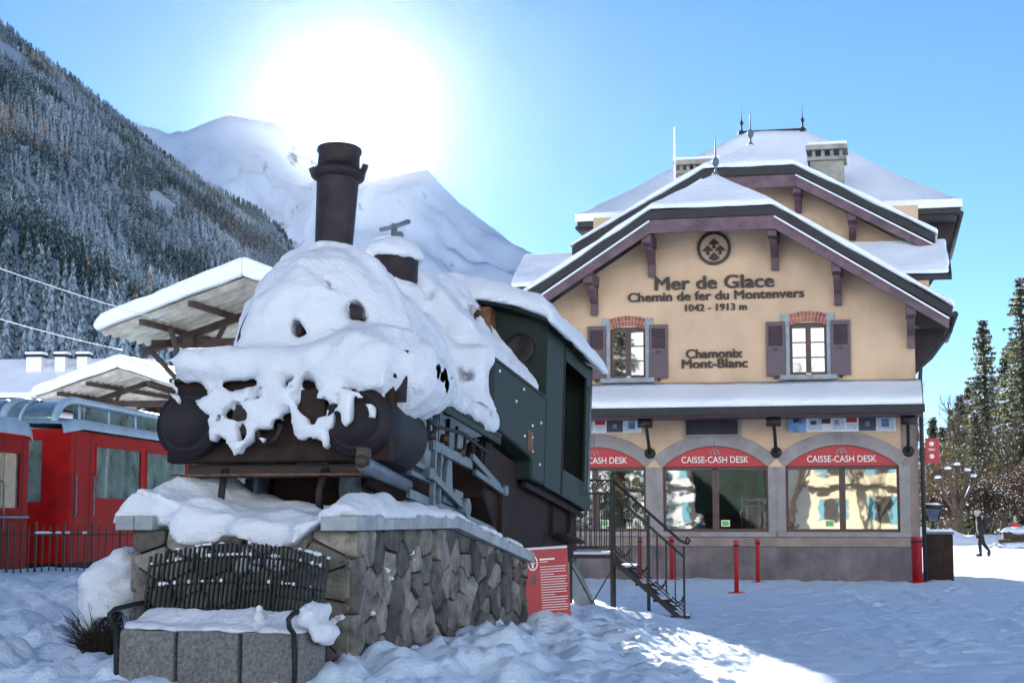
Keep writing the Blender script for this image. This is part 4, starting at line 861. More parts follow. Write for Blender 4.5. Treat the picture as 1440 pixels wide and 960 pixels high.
# chimneys
def chimney(x0, x1, v0, v1, z0, zs, zt, mats, npil):
    o = MB().box(x0, x1, v0, v1, z0, zs).build('chimney', M_CHIM, B, .01)
    MB().box(x0 - .08, x1 + .08, v0 - .08, v1 + .08, zs, zs + .10).build('ledge', M_CHIM, o, .01)
    for k in range(npil):
        px_ = x0 + .05 + (x1 - x0 - .16) * k / (npil - 1)
        for vv in (v0 + .03, v1 - .12): MB().box(px_, px_ + .09, vv, vv + .09, zs + .10, zt - .12).build('pillar', M_CHIM, o)
    MB().box(x0 - .11, x1 + .11, v0 - .11, v1 + .11, zt - .12, zt).build('cap', M_CHIM, o, .01); MB().box(x0 - .10, x1 + .10, v0 - .10, v1 + .10, zt + .002, zt + .10).build('snow_cover', M_SNOWR, o, .04)
chimney(-6.08, -4.98, 5.6, 6.3, 9.6, 10.75, 11.12, 0, 6); chimney(-2.5, -1.62, 5.6, 6.3, 9.4, 10.95, 11.36, 0, 4)
MB().cyl((-6.14, 5.5, 9.3), (-6.13, 5.5, 12.05), .035, .02, n=8).build('lightning_rod', M_WHITE, B)
# red sign on the corner
sg = MB().box(.24, .28, -.34, .0, 2.64, 3.22); 
tag_ = thing('projecting_sign', BM @ Matrix.Translation((.14, -.06, 2.66)), 'small red sign fixed to the right corner of the station', 'sign')
MB().box(.03, .33, -.02, .02, 0, .56).build('panel', M_REDP, tag_, .005); MB().box(-.04, .03, -.012, .012, .1, .13).box(-.04, .03, -.012, .012, .42, .45).build('bracket_arm', M_BLACK, tag_)
for z in (.38, .10): MB().lathe([(0, 0), (.055, 0), (.055, .004)], (.17, -.02, z + .05), (0, -1, 0), 16).build('emblem', M_WHITE, tag_)
for z, w_ in ((.33, .16), (.30, .12)): MB().box(.17 - w_ / 2, .17 + w_ / 2, -.024, -.0205, z - .02, z - .008).build('print_line', M_WHITE, tag_)
# ------------------------------------------------------------------ bench
M_GRAN = mat('granite', (.15, .155, .145), .9, .5, 30, .6, c2=(.09, .09, .085), rand=.1)
M_SLAT = mat('bench_paint', (.006, .011, .009), .6, .3, 8)
Bn = thing('park_bench', frame((-2.42, 13.86, .05), R(22)), 'bench of granite blocks with a curved dark slatted metal back, snow on the seat', 'bench')
for x0, x1 in ((-.86, -.33), (-.285, .285), (.33, .88)): MB().box(x0, x1, -.24, .20, -.05, .49 + (x0 > .3) * .005).build('seat_block', M_GRAN, Bn, .02); undulate(bpy.context.scene.collection.objects[-1], .05, 4)
def bk(x): return .22 - .10 * (x / .86) ** 2 * 1.2, 1.20 - .085 * (x / .86) ** 2 * 1.3
n = 41
for k in range(n):
    x = -.86 + 1.74 * k / (n - 1); y, zt = bk(x)
    MB().bar((x, y, .60), (x, y + .10, zt + .012 * (k % 2)), .026, .012).build('slat', M_SLAT, Bn)
for t in (.08, .45, .82):
    pts = [(x, bk(x)[0] + .10 * t + .018, .60 + (bk(x)[1] - .60) * t) for x in np.linspace(-.87, .89, 14)]; MB().tube(pts, .013, 6).build('rail', M_SLAT, Bn)
    if t > .2:
        rs = random.Random(int(t * 100)); mb = MB()
        for k in range(26 if t > .5 else 14):
            x = rs.uniform(-.85, .87); y, zt = bk(x); mb.sph((x, y + .10 * t + .005, .60 + (zt - .60) * t + .02), (rs.uniform(.012, .03), .016, rs.uniform(.008, .022)), 7, 5)
        tag(mb.build('snow_crumb', M_SNOW, Bn), kind='stuff')
mb = MB(); rs = random.Random(4)
for k in range(20):
    x = rs.uniform(-.7, .9); y, zt = bk(x); mb.sph((x, y + .09, zt + .012), (rs.uniform(.012, .035), .02, rs.uniform(.008, .02)), 7, 5)
tag(mb.build('snow_crumb', M_SNOW, Bn), kind='stuff')
for s, x in ((-1, -.88), (1, .83)):
    a = MB().tube([(x, .26, .62), (x, .20, .70), (x, -.28, .66), (x, -.36, .62), (x, -.34, .55), (x, -.27, .50), (x, -.25, .3), (x, -.24, -.05)], .022, 8).build('armrest', M_SLAT, Bn)
    MB().tube([(x + .02, .26, .62), (x + .02, .24, .3), (x + .02, .22, -.05)], .022, 8).build('back_leg', M_SLAT, Bn)
def seat_snow(X, Y, Z):
    h = .045 + .13 * sstep(-.15, .2, Y) + .025 * vnoise(X * 5, Y * 5, 0, 3); return np.maximum.reduce([Z - .49 - h * np.clip((.22 - np.abs(Y + .02)) / .06, 0, 1) ** .5, .485 - Z, np.abs(X - .01) - .86, np.abs(Y + .02) - .215]) * .7
snow_sdf('snow_cover', seat_snow, (-1.0, -.4, .4), (1.0, .4, .8), .025, Bn, 'snow on the bench seat', None, .012, 8)
MB().sph((.36, -.02, .60), (.05, .05, .05)).sph((.36, -.02, .67), (.03, .03, .035)).build('snow_lump', M_SNOW, Bn)
def arm_snow(X, Y, Z): return np.minimum(s_ell(X, Y, Z, (.86, .0, .62), (.10, .26, .10)), s_ell(X, Y, Z, (.93, .05, .5), (.10, .2, .10)))
snow_sdf('snow_cover', arm_snow, (.6, -.4, .3), (1.2, .4, .9), .025, Bn, 'snow piled on the right armrest', None, .03, 7)

# ------------------------------------------------------------------ red information board
Ib = thing('information_board', frame((.44, 19.6, at(772, 872, 19.6)[2]), R(-14)) @ Matrix.Rotation(R(-3.2), 4, 'Y') @ Matrix.Scale(.88, 4), 'red information panel with white text lines leaning in snow by the plinth', 'sign')
MB().box(-.31, .31, 0, .07, 0, .97).build('panel', M_WHITE, Ib, .006); MB().box(-.30, .308, -.006, -.001, 0, .955).build('face', M_REDP, Ib)
e_ = MB(); nn_ = 20
for k in range(nn_):
    a0, a1 = 2 * math.pi * k / nn_, 2 * math.pi * (k + 1) / nn_; Q = lambda r, a: (-.19 + r * .7 * math.cos(a), .78 + r * math.sin(a)); e_.prism([Q(.085, a0), Q(.105, a0), Q(.105, a1), Q(.085, a1)], -.011, -.007)
e_.build('emblem_ring', M_WHITE, Ib); MB().prism([(-.19, .84), (-.15, .77), (-.178, .775), (-.178, .71), (-.202, .71), (-.202, .775), (-.23, .77)], -.011, -.007).build('emblem', M_WHITE, Ib)
MB().prism([(-.24, .58), (-.16, .60), (-.14, .54), (-.2, .46)], -.010, -.007).build('print', M_PURP, Ib)
for k, (z, x1) in enumerate([(.82, .12), (.785, .02)] + [(.72 - i_ * .034, (.28, .26, .27, .10, .28, .27, .25, .28)[i_ % 8]) for i_ in range(18)]):
    hgt = .022 if k == 0 else .008; MB().box(-.09, x1, -.010, -.007, z - hgt / 2, z + hgt / 2).build('text_line', M_WHITE, Ib)
MB().box(-.31, .31, .0, .07, .972, .985).build('snow_cover', M_SNOW, Ib)

# ------------------------------------------------------------------ iron stairs
St = thing('iron_stairs', frame((.84, 23.5, 0), R(6)), 'small wrought-iron stairway with scrolled railings leading up to the locomotive cab', 'stairs')
def post(x, y, z0, z1, w=.03, nm='post'): return MB().bar((x, y, z0), (x, y, z1), w).build(nm, M_BLACK, St)
MB().box(-.02, .60, -.02, .92, .88, .93).build('landing', M_BLACK, St); MB().box(.0, .58, .0, .9, .932, .97).build('landing_snow', M_SNOW, St, .012)
for x in (0, .58):
    for y in (0, .9): post(x, y, .0, 2.0 if x else 1.98, .04)
MB().bar((0, -.03, .80), (.30, -.03, .25), .02).bar((.3, -.03, .25), (.58, -.03, .72), .02).build('brace', M_BLACK, St)
MB().prism([(0, .85), (.35, .1), (.1, .1), (-.15, .7)], .1, .8).build('side_wall', M_CAP, St)
for y in (0.0, .9):
    MB().bar((-.02, y, 1.99), (.60, y, 1.99), .035, .02).build('handrail', M_BLACK, St); MB().bar((-.02, y, 1.80), (.60, y, 1.80), .02).build('rail', M_BLACK, St); MB().bar((-.02, y, 1.02), (.60, y, 1.02), .02).build('rail', M_BLACK, St)
    for k in range(1, 8):
        x = .58 * k / 8; post(x, y, 1.02, 1.80, .014, 'baluster')
    for k in range(4):
        x = .07 + .145 * k; MB().tube([(x + .045 * math.cos(a), y, 1.895 + .07 * math.sin(a)) for a in np.linspace(0, 5.6, 12)], .008, 5).build('scroll', M_BLACK, St)
    # flight
    x0, z0, x1, z1 = .58, .93, 1.60, .02; sl = (z1 - z0) / (x1 - x0)
    MB().bar((x0, y, z0 - .06), (x1, y, z1 - .03), .02, .07).build('stringer', M_BLACK, St)
    MB().tube([(x0, y, 1.99), (x1 - .05, y, 1.99 + sl * (x1 - x0 - .05)), (x1 + .06, y, 1.99 + sl * (x1 - x0) + .0), (x1 + .09, y, 1.13), (x1 + .05, y, 1.17), (x1 + .03, y, 1.11)], .016, 6).build('handrail', M_BLACK, St)
    MB().bar((x0, y, 1.80), (x1, y, 1.80 + sl * (x1 - x0)), .018).build('rail', M_BLACK, St); MB().bar((x0, y, 1.05), (x1, y, 1.05 + sl * (x1 - x0)), .018).build('rail', M_BLACK, St)
    for k in range(1, 9):
        x = x0 + (x1 - x0) * k / 8; zb = 1.05 + sl * (x - x0)
        if k in (4, 8): post(x, y, zb - 1.05 + .02, zb + .9, .03)
        else: post(x, y, zb, zb + .75, .013, 'baluster')
        if k % 2: MB().tube([(x + .11 * math.cos(a), y, zb + .06 + .10 * math.sin(a)) for a in np.linspace(math.pi, 2 * math.pi, 9)], .010, 5).build('scroll', M_BLACK, St)
for k in range(4):
    x = .66 + .25 * k; z = .93 - .225 * (k + .8); MB().box(x, x + .27, .02, .88, z - .03, z).build('tread', M_BLACK, St); MB().box(x + .01, x + .26, .04, .86, z + .002, z + .035).build('tread_snow', M_SNOW, St, .01)

# ------------------------------------------------------------------ red posts on the forecourt
def stanchion(px, py, Y, lab, h=1.02, r=.045):
    p = at(px, py, Y); z = float(gh(p[0], Y)); o = thing('stanchion', (p[0], Y, z), lab, 'post', 'red posts in front of the ticket windows')
    MB().lathe([(.0, -.02), (.17, -.02), (.17, .015), (.05, .03)], n=20).build('base', M_REDP, o); MB().lathe([(r, 0), (r, h - .06), (r * 1.15, h - .05), (r * 1.15, h), (0, h)], n=14).build('post', M_REDP, o); MB().lathe([(r * 1.2, h - .13), (r * 1.3, h - .13), (r * 1.3, h - .09), (r * 1.2, h - .09)], n=14).build('collar', M_BLACK, o)
stanchion(1036, 832, 32.2, 'red post on a round foot standing nearest of the posts on the forecourt'); stanchion(1066, 818, 36.4, 'red post close to the wall between the two right ticket windows', .98)
stanchion(900, 812, 37.6, 'red post seen through the iron stair railing, left one', .98); stanchion(945, 812, 37.4, 'red post at the foot of the iron stairs, right one', .98)
stanchion(1286, 818, 36.5, 'thinner red post of the pair at the right station corner', 1.0, .05); stanchion(1293, 819, 36.3, 'thicker red post of the pair at the right station corner', 1.0, .075)

# ------------------------------------------------------------------ cabinet with lantern at the corner
p = at(1325, 815, 37.2); Cb = thing('cabinet', frame((p[0], 37.4, 0), R(12)), 'dark brown metal cabinet with snow on top beside the station corner', 'cabinet')
MB().box(-.31, .31, -.02, .5, -.05, 1.05).build('body', M_RUST, Cb, .01); MB().box(-.34, .34, -.05, .53, 1.052, 1.10).build('lid', M_GREYB, Cb, .01); MB().box(-.005, .005, -.026, -.021, .02, 1.0).build('door_gap', M_BLACK, Cb); MB().box(-.32, .32, -.03, .5, 1.102, 1.17).build('snow_cover', M_SNOW, Cb, .03)
Ln = thing('lantern', frame((p[0] - .06, 37.62, 1.17), R(12)), 'black four-sided lantern standing on the brown cabinet', 'lantern')
MB().lathe([(.09, -.005), (.03, .05), (.025, .14), (.07, .17)], n=12).build('foot', M_BLACK, Ln)
for a in range(4):
    Mr = Matrix.Rotation(a * math.pi / 2, 4, 'Z'); MB().bar(Mr @ Vector((.10, .10, .17)), Mr @ Vector((.19, .19, .45)), .022).build('frame_bar', M_BLACK, Ln)
    q = [Mr @ Vector(v) for v in ((.085, -.08, .18), (.085, .08, .18), (.175, .165, .44), (.175, -.165, .44), (.08, -.08, .18), (.08, .08, .18), (.17, .165, .44), (.17, -.165, .44))]; MB().add(q, [(0, 1, 2, 3), (7, 6, 5, 4)]).build('pane', M_GLASSU, Ln)
MB().box(-.21, .21, -.21, .21, .45, .48).build('rim', M_BLACK, Ln); MB().lathe([(.27, .48), (.20, .54), (.10, .58), (.07, .60), (.07, .66), (.02, .70)], n=4).build('hood', M_BLACK, Ln); MB().lathe([(.20, .545), (.12, .60), (.09, .60)], n=12).build('snow_cover', M_SNOW, Ln)

# ------------------------------------------------------------------ person walking
M_CLOTH = mat('dark_clothes', (.014, .013, .016), .9, .3, 9); M_SKIN = mat('skin', (.42, .26, .19), .6, .1, 9); M_HAT = mat('grey_hat', (.35, .40, .40), .9, .2, 20); M_SHOE = mat('boots', (.05, .035, .025), .7, .3, 9)
def skin_body(name, V, E, rad, m, parent, root=0):
    me = bpy.data.meshes.new(name); me.from_pydata(V, E, []); o = link(name, me, parent); me.materials.append(m)
    o.modifiers.new('skin', 'SKIN').use_smooth_shade = True
    sv = me.skin_vertices[0].data if me.skin_vertices else None
    if sv is None:
        bm = bmesh.new(); bm.from_mesh(me); bm.verts.layers.skin.verify(); bm.to_mesh(me); bm.free(); sv = me.skin_vertices[0].data
    for k, r_ in enumerate(rad): sv[k].radius = r_ if isinstance(r_, tuple) else (r_, r_); sv[k].use_root = k == root
    o.modifiers.new('sub', 'SUBSURF').render_levels = 2; return o
pp = at(1380, 782, 59.3); Pe = thing('person', frame((pp[0], 59.3, 0), 0), 'person in dark winter clothes with a backpack walking left past the trees', 'person')
V = [(0, 0, .84), (-.02, 0, 1.05), (-.05, 0, 1.28), (-.07, 0, 1.38), (-.09, 0, 1.46),
     (-.01, -.09, .80), (-.07, -.09, .44), (-.04, -.09, .08), (-.16, -.09, .035),
     (.03, .09, .80), (.12, .09, .45), (.34, .09, .17), (.27, .09, .07),
     (-.05, -.18, 1.27), (-.02, -.22, 1.02), (-.13, -.20, .80), (-.05, .18, 1.27), (.03, .22, 1.02), (-.08, .2, .80)]
E = [(0, 1), (1, 2), (2, 3), (3, 4), (0, 5), (5, 6), (6, 7), (7, 8), (0, 9), (9, 10), (10, 11), (11, 12), (2, 13), (13, 14), (14, 15), (2, 16), (16, 17), (17, 18)]
skin_body('body', V, E, [(.15, .14), (.16, .14), (.17, .15), .08, .06, .10, .075, .055, .05, .10, .075, .055, .05, .075, .062, .045, .075, .062, .045], M_CLOTH, Pe)
hd = MB().sph((-.11, 0, 1.53), (.092, .075, .115), 14, 10).sph((-.205, 0, 1.52), (.02, .016, .022), 8, 6).sph((-.10, .075, 1.52), (.02, .012, .03), 6, 5).sph((-.10, -.075, 1.52), (.02, .012, .03), 6, 5).build('head', M_SKIN, Pe)
for s in (-1, 1): MB().sph((-.195, s * .03, 1.54), .010, 6, 5).build('eye', M_BLACK, hd)
MB().box(-.203, -.198, -.022, .022, 1.468, 1.476).build('mouth', M_RUST, hd)
MB().lathe([(.097, 1.545), (.102, 1.56), (.098, 1.60), (.075, 1.645), (.03, 1.665)], (-.105, 0, 0), n=16).build('hat', M_HAT, Pe)
MB().sph((.15, 0, 1.16), (.14, .17, .23), 14, 10).build('backpack', M_CLOTH, Pe)
for q in ((-.12, -.20, .74), (-.07, .2, .74)):
    h_ = MB().sph(q, (.035, .022, .045), 8, 6)
    for k in range(4): h_.tube([(q[0] - .03 + .02 * k, q[1], q[2] - .03), (q[0] - .035 + .02 * k, q[1], q[2] - .075), (q[0] - .03 + .02 * k, q[1] + .01, q[2] - .10)], [.010, .009, .007], 5)
    h_.tube([(q[0] - .03, q[1], q[2] + .005), (q[0] - .055, q[1], q[2] - .03)], [.011, .008], 5); h_.build('hand', M_CLOTH, Pe)
MB().sph((-.10, -.09, .05), (.13, .05, .05), 10, 7).build('boot', M_SHOE, Pe); MB().sph((.30, .09, .10), (.07, .05, .11), 10, 7).build('boot', M_SHOE, Pe)

# ------------------------------------------------------------------ fence, shrub
Fe = thing('iron_fence', frame((-7.6, 22.3, .35), R(-2)), 'low black iron fence with vertical bars in front of the red train', 'fence')
for k in range(27):
    x = k * .095; MB().bar((x, 0, 0), (x, 0, 1.0 + (.05 if k % 4 == 0 else 0)), .018 if k % 4 else .03).build('bar', M_BLACK, Fe)
for z in (.22, .88): MB().bar((-.1, 0, z), (2.5, 0, z), .03, .02).build('rail', M_BLACK, Fe)
mb = MB(); rs = random.Random(8)
for k in range(9): mb.sph((rs.uniform(1.15, 1.8), 0, .905), (rs.uniform(.03, .07), .03, .02), 7, 5)
tag(mb.build('snow_crumb', M_SNOW, Fe), kind='stuff')
M_TWIG = mat('dark_twig', (.05, .032, .022), .9, .4, 12)
zb = float(gh(-3.75, 15.3)); Sh = thing('shrub', (-3.78, 15.35, zb), 'dark twiggy shrub bowed under a dome of snow at the plinth corner', 'shrub')
mb = MB(); rs = random.Random(12)
for k in range(420):
    a = rs.uniform(0, 6.28); r0 = rs.uniform(0, .12); el = rs.uniform(.75, 1.45); l = rs.uniform(.3, .6); p0 = Vector((r0 * math.cos(a), r0 * math.sin(a), -.05)); d = Vector((math.cos(a) * math.cos(el), math.sin(a) * math.cos(el), math.sin(el)))
    p1 = p0 + d * l * .6; p2 = p1 + (d + Vector((rs.uniform(-.5, .5), rs.uniform(-.5, .5), -.35))).normalized() * l * .5; mb.tube([p0, p1, p2], [.007, .005, .002], 3, cap=False)
tag(mb.build('twigs', M_TWIG, Sh), kind='stuff')
def shrub_snow(X, Y, Z):
    g = s_ell(X, Y, Z, (.02, 0, .56), (.30, .28, .38)); g = smin(g, s_ell(X, Y, Z, (.17, .0, .72), (.2, .25, .3)), .1); g = np.maximum(g, .34 + .16 * vnoise(X * 6, Y * 6, 0, 3) + .5 * (X * .3) - Z); return g
snow_sdf('snow_cover', shrub_snow, (-.6, -.6, .0), (.7, .6, 1.2), .03, Sh, 'dome of snow on the shrub', None, .04, 5)
# ------------------------------------------------------------------ red railcars
M_ROOFB = mat('pale_blue_roof', (.30, .42, .52), .35, .15, 2, .1, spec=.6)
M_TGLASS = glass_mat('train_glass', (.5, .68, .66), .86, .02, .5, .38)
M_TIN = mat('train_interior', (.10, .11, .11), .8, .3, 3)
M_UNDER = mat('underframe', (.012, .011, .012), .8, .4, 5)
M_ORJ = mat('orange_jacket', (.6, .13, .03), .8, .15, 9); M_HAIR = mat('dark_hair', (.02, .014, .012), .7, .2, 20)
def side_wall(mb, x0, x1, ya, yb, zb, zt, wins):
    """wall strip along y with window openings (y0, y1, z0, z1)"""
    ys = [ya]
    for w_ in wins: ys += [w_[0], w_[1]]
    ys.append(yb)
    for i in range(0, len(ys), 2): mb.box(x0, x1, ys[i], ys[i + 1], zb, zt)
    for (a, b, c, d) in wins: mb.box(x0, x1, a, b, zb, c).box(x0, x1, a, b, d, zt)
def railcar(M, label, y0, y1, wins, zb, zt, zc, clere, near_end):
    o = thing('railcar', M, label, 'railcar', 'red rack railway cars'); W = 2.45; r = .22
    body = MB(); side_wall(body, -.05, 0, y0 + r, y1 - r, zb, zt, wins); side_wall(body, -W, -W + .05, y0 + r, y1 - r, zb, zt, wins)
    for ye, s in ((y0, 1), (y1, -1)):
        for xc, sx in ((-r, 1), (-W + r, -1)):
            pts = [(xc + sx * r * math.cos(t), ye + s * (r - r * math.sin(t))) for t in np.linspace(0, math.pi / 2, 7)]; pin = [(xc + sx * (r - .05) * math.cos(t), ye + s * (r - (r - .05) * math.sin(t))) for t in np.linspace(0, math.pi / 2, 7)]
            body.prism(pts + pin[::-1], zb, zt, 'z')
        a, b = (ye, ye + .05) if s > 0 else (ye - .05, ye)
        dz0, dz1 = zb + 1.0, zt - .18
        body.box(-W + r, -1.75, a, b, zb, zt).box(-.42, -r, a, b, zb, zt).box(-1.75, -.42, a, b, zb, dz0).box(-1.75, -.42, a, b, dz1, zt).box(-1.12, -1.05, a, b, dz0, dz1)
        for x0, x1 in ((-1.75, -1.12), (-1.05, -.42)): MB().box(x0, x1, a + .02, a + .03, dz0, dz1).build('end_pane', M_TGLASS, o)
    body.build('body', M_RED, o)
    for (a, b, c, d) in wins:
        fr = MB().box(-.02, .012, a - .05, a, c - .05, d + .05).box(-.02, .012, b, b + .05, c - .05, d + .05).box(-.02, .012, a, b, c - .05, c).box(-.02, .012, a, b, d, d + .05).build('window_frame', M_RED, o)
        MB().box(-.03, -.02, a, b, c, d).build('pane', M_TGLASS, o); MB().box(-W + .02, -W + .03, a, b, c, d).build('pane', M_TGLASS, o)
        MB().box(-.034, -.031, (a + b) / 2 - .015, (a + b) / 2 + .015, c, d).build('glazing_bar', M_UNDER, o)
    for ys_ in (y0 + .42, y0 + 1.15, y1 - 1.15, y1 - .42): MB().box(.0005, .004, ys_ - .008, ys_ + .008, zb + .05, zt - .05).build('door_seam', M_UNDER, o)
    for ys_ in (y0 + .36, y0 + 1.24, y1 - 1.24): MB().tube([(.0, ys_, zb + .75), (.05, ys_, zb + .8), (.05, ys_, zb + 1.45), (.0, ys_, zb + 1.5)], .014, 6).build('grab_handle', M_GREYB, o)
    MB().box(.0005, .012, y0 + .25, y1 - .25, zb + .92, zb + .945).build('waist_moulding', M_RED, o)
    MB().box(-W + .06, -.06, y0 + .1, y1 - .1, zb + .02, zb + .06).box(-W + .06, -.06, y0 + .1, y1 - .1, zt - .06, zt - .02).build('floor', M_TIN, o)
    for k in range(int((y1 - y0) / 1.7)):
        y = y0 + .9 + k * 1.7; MB().box(-W + .15, -1.4, y, y + .12, zb + .06, zb + 1.15).box(-1.0, -.15, y, y + .12, zb + .06, zb + 1.15).build('seat_back', M_TIN, o, .03)
    MB().box(-W + .15, -.15, y0 + .4, y1 - .4, zb - .55, zb - .003).build('underframe', M_UNDER, o)
    # roof: flared eave, then a low curve
    npf = 15; th = np.linspace(0, math.pi, npf); ny = 26; ys = np.linspace(0, 1, ny); V = []
    for t in ys:
        e = min(t, 1 - t) * (y1 - y0); k = min(1, e / .55); sh = math.sqrt(max(0, 1 - (1 - k) ** 2)) * .55 + .45
        for a in th: V.append((-W / 2 + (W / 2 + .10) * math.cos(a) * (.9 + .1 * k), y0 - .08 + (y1 - y0 + .16) * t, zt + (.16 + (zc - zt - .16) * (math.sin(a) ** .6)) * (sh if k < 1 else 1) - (.14 if a in (0, math.pi) else 0)))
    rf_ = npmesh('roof', V, gridfaces(ny, npf), M_ROOFB, o)
    if clere:
        c0, c1 = y0 + .35, y1 - .5; hh = .42; X0, X1 = -W + .32, -.32; zz = zc - .10; top = []
        cl = MB()
        for y in np.arange(c0 + 1.1, c1 + .1, 1.55):
            cl.tube([(X1, y, zz - .1), (X1 - .02, y, zz + hh - .08), (X1 - .14, y, zz + hh)], .035, 6)
        ar = [(c0 - .1 + .95 * (1 - math.cos(t)), zz - .02 + (hh + .03) * math.sin(t)) for t in np.linspace(0, math.pi / 2, 8)]
        for x in (X1, -W / 2, X0): MB().tube([(x, y, z) for y, z in ar] + [(x - .05 * (x == X1), c1, zz + hh)], .07, 8).build('clerestory_rail', M_ROOFB, rf_)
        for x in (X1 - .6, X1 - 1.15): MB().tube([(x, y, z) for y, z in ar], .03, 6).build('clerestory_bar', M_ROOFB, rf_)
        cl.build('clerestory_post', M_ROOFB, rf_)['kind'] = 'stuff'
        MB().box(X1 - .03, X1 - .02, c0 + .85, c1, zz - .05, zz + hh - .04).build('clerestory_glass', M_TGLASS, rf_)
        gv = [(x, y, z - .02) for y, z in ar for x in (X0, X1)]; npmesh('clerestory_glass', gv, gridfaces(8, 2), M_TGLASS, rf_)
        MB().box(X0, X1 + .03, c0 + .85, c1, zz + hh - .03, zz + hh + .05).build('clerestory_roof', M_ROOFB, rf_, .02)
        MB().tube([(X1 + .05, c0 + .3, zz - .02), (X1 + .05, c1, zz - .02)], .05, 6).build('clerestory_sill', M_ROOFB, rf_)
    return o
TM = frame((-7.34, 27.0, 0), R(4.97))
rB = railcar(TM, 'red railcar with glazed roof clerestory standing behind the locomotive plinth', 0, 14.5, [(1.45, 3.9, 1.78, 2.67), (4.3, 6.95, 1.78, 2.67), (7.35, 10.0, 1.78, 2.67), (10.4, 13.1, 1.78, 2.67)], .70, 2.90, 3.12, True, 0)
rA = railcar(TM @ Matrix.Translation((0, 0, -.2)), 'nearer red railcar with a plain rounded roof at the left edge', -10.5, -1.45, [(-9.6, -7.3, 1.80, 2.62), (-6.8, -4.6, 1.80, 2.62), (-4.2, -2.0, 1.80, 2.62)], .70, 2.88, 3.22, False, 1)
MB().tube([(.04, -4.6, 1.66), (.07, -4.5, 1.66), (.07, -1.8, 1.66), (.04, -1.7, 1.66)], .025, 8).build('handrail', M_GREYB, rA)
sp = thing('person', TM @ Matrix.Translation((-.55, -3.35, .86)), 'passenger in an orange jacket seated inside the nearer railcar', 'person')
V = [(0, 0, .02), (0, .02, .3), (0, .05, .52), (0, .04, .62), (.20, .02, .46), (.24, -.12, .2), (.1, -.3, .16), (-.20, .02, .46), (-.24, -.12, .2), (-.1, -.3, .16), (.1, -.2, .0), (.1, -.45, -.02), (.1, -.45, -.12), (-.1, -.2, 0), (-.1, -.45, -.02), (-.1, -.45, -.12)]
E = [(0, 1), (1, 2), (2, 3), (2, 4), (4, 5), (5, 6), (2, 7), (7, 8), (8, 9), (0, 10), (10, 11), (11, 12), (0, 13), (13, 14), (14, 15)]
skin_body('body', V, E, [.16, .17, .17, .06, .08, .06, .04, .08, .06, .04, .09, .07, .06, .09, .07, .06], M_ORJ, sp)
hd = MB().sph((0, .03, .76), (.08, .095, .115), 12, 9).sph((0, -.07, .75), (.015, .02, .02), 6, 5).build('head', M_SKIN, sp); MB().sph((0, .055, .79), (.088, .098, .11), 12, 8).build('hair', M_HAIR, sp)
MB().box(-.3, .3, -.2, .2, -.10, .0).build('seat', M_TIN, sp)

# ------------------------------------------------------------------ platform canopies
M_TIMB = mat('dark_timber', (.06, .036, .028), .8, .35, 4, .2)
M_CORR = mat('corrugated_sheet', (.55, .49, .42), .5, .25, 2.5, spec=.5, c2=(.36, .29, .23))
def canopy(O, yaw, hs, rise, ln, label, ground):
    o = thing('platform_canopy', frame(O, yaw), label, 'canopy', 'gabled platform canopies')
    for s in (-1, 1):
        ny = 180; V = []; ys = np.linspace(0, ln, ny)
        for y in ys:
            w_ = .05 * math.sin(y * 2 * math.pi / .42)
            for q in (0, .5, 1): V.append((s * hs * q, y, -rise * q + w_))
        npmesh('corrugated_sheet', V, gridfaces(ny, 3), M_CORR, o)
        sn = MB().prism([(0, .06), (s * hs * 1.01, -rise + .05), (s * hs * 1.03, -rise + .16), (s * hs * .98, -rise + .40), (0, .46)], -.12, ln).build('snow_cover', M_SNOWR, o, .07); undulate(sn, .14, 4)
        for q in (.36, .70): MB().bar((s * hs * q, -.02, -rise * q - .11), (s * hs * q, ln, -rise * q - .11), .09, .12).build('purlin', M_TIMB, o)
        for y in np.arange(2.0, ln, 4.2): MB().bar((0, y, -.28), (s * hs * .97, y, -rise - .25), .12, .16).build('rafter', M_TIMB, o)
    for y in np.arange(2.0, ln, 4.2):
        for s in (-1, 1):
            x = s * hs * .62; MB().bar((x, y, -rise * .62 - .3), (x, y, -O[2] + ground), .26, .26).build('post', M_TIMB, o)
            for dx, dy in ((-1.0, 0), (.9, 0), (0, 1.1), (0, -1.1)): MB().bar((x, y, -rise * .62 - 1.55), (x + dx, y + dy, -rise * .62 - .22 - (rise / hs * dx * s)), .09, .09).build('brace', M_TIMB, o)
        MB().bar((-hs * .9, y, -rise - .05), (hs * .9, y, -rise - .05), .12, .18).build('tie_beam', M_TIMB, o)
    return o
canopy(tuple(at(342, 392, 34)), R(12), 3.25, 1.06, 10, 'taller snow-covered platform canopy with corrugated underside behind the locomotive', 0)
canopy(tuple(at(166, 519, 49)), R(12), 2.75, .85, 9, 'lower platform canopy farther back above the railcar roof', 0)
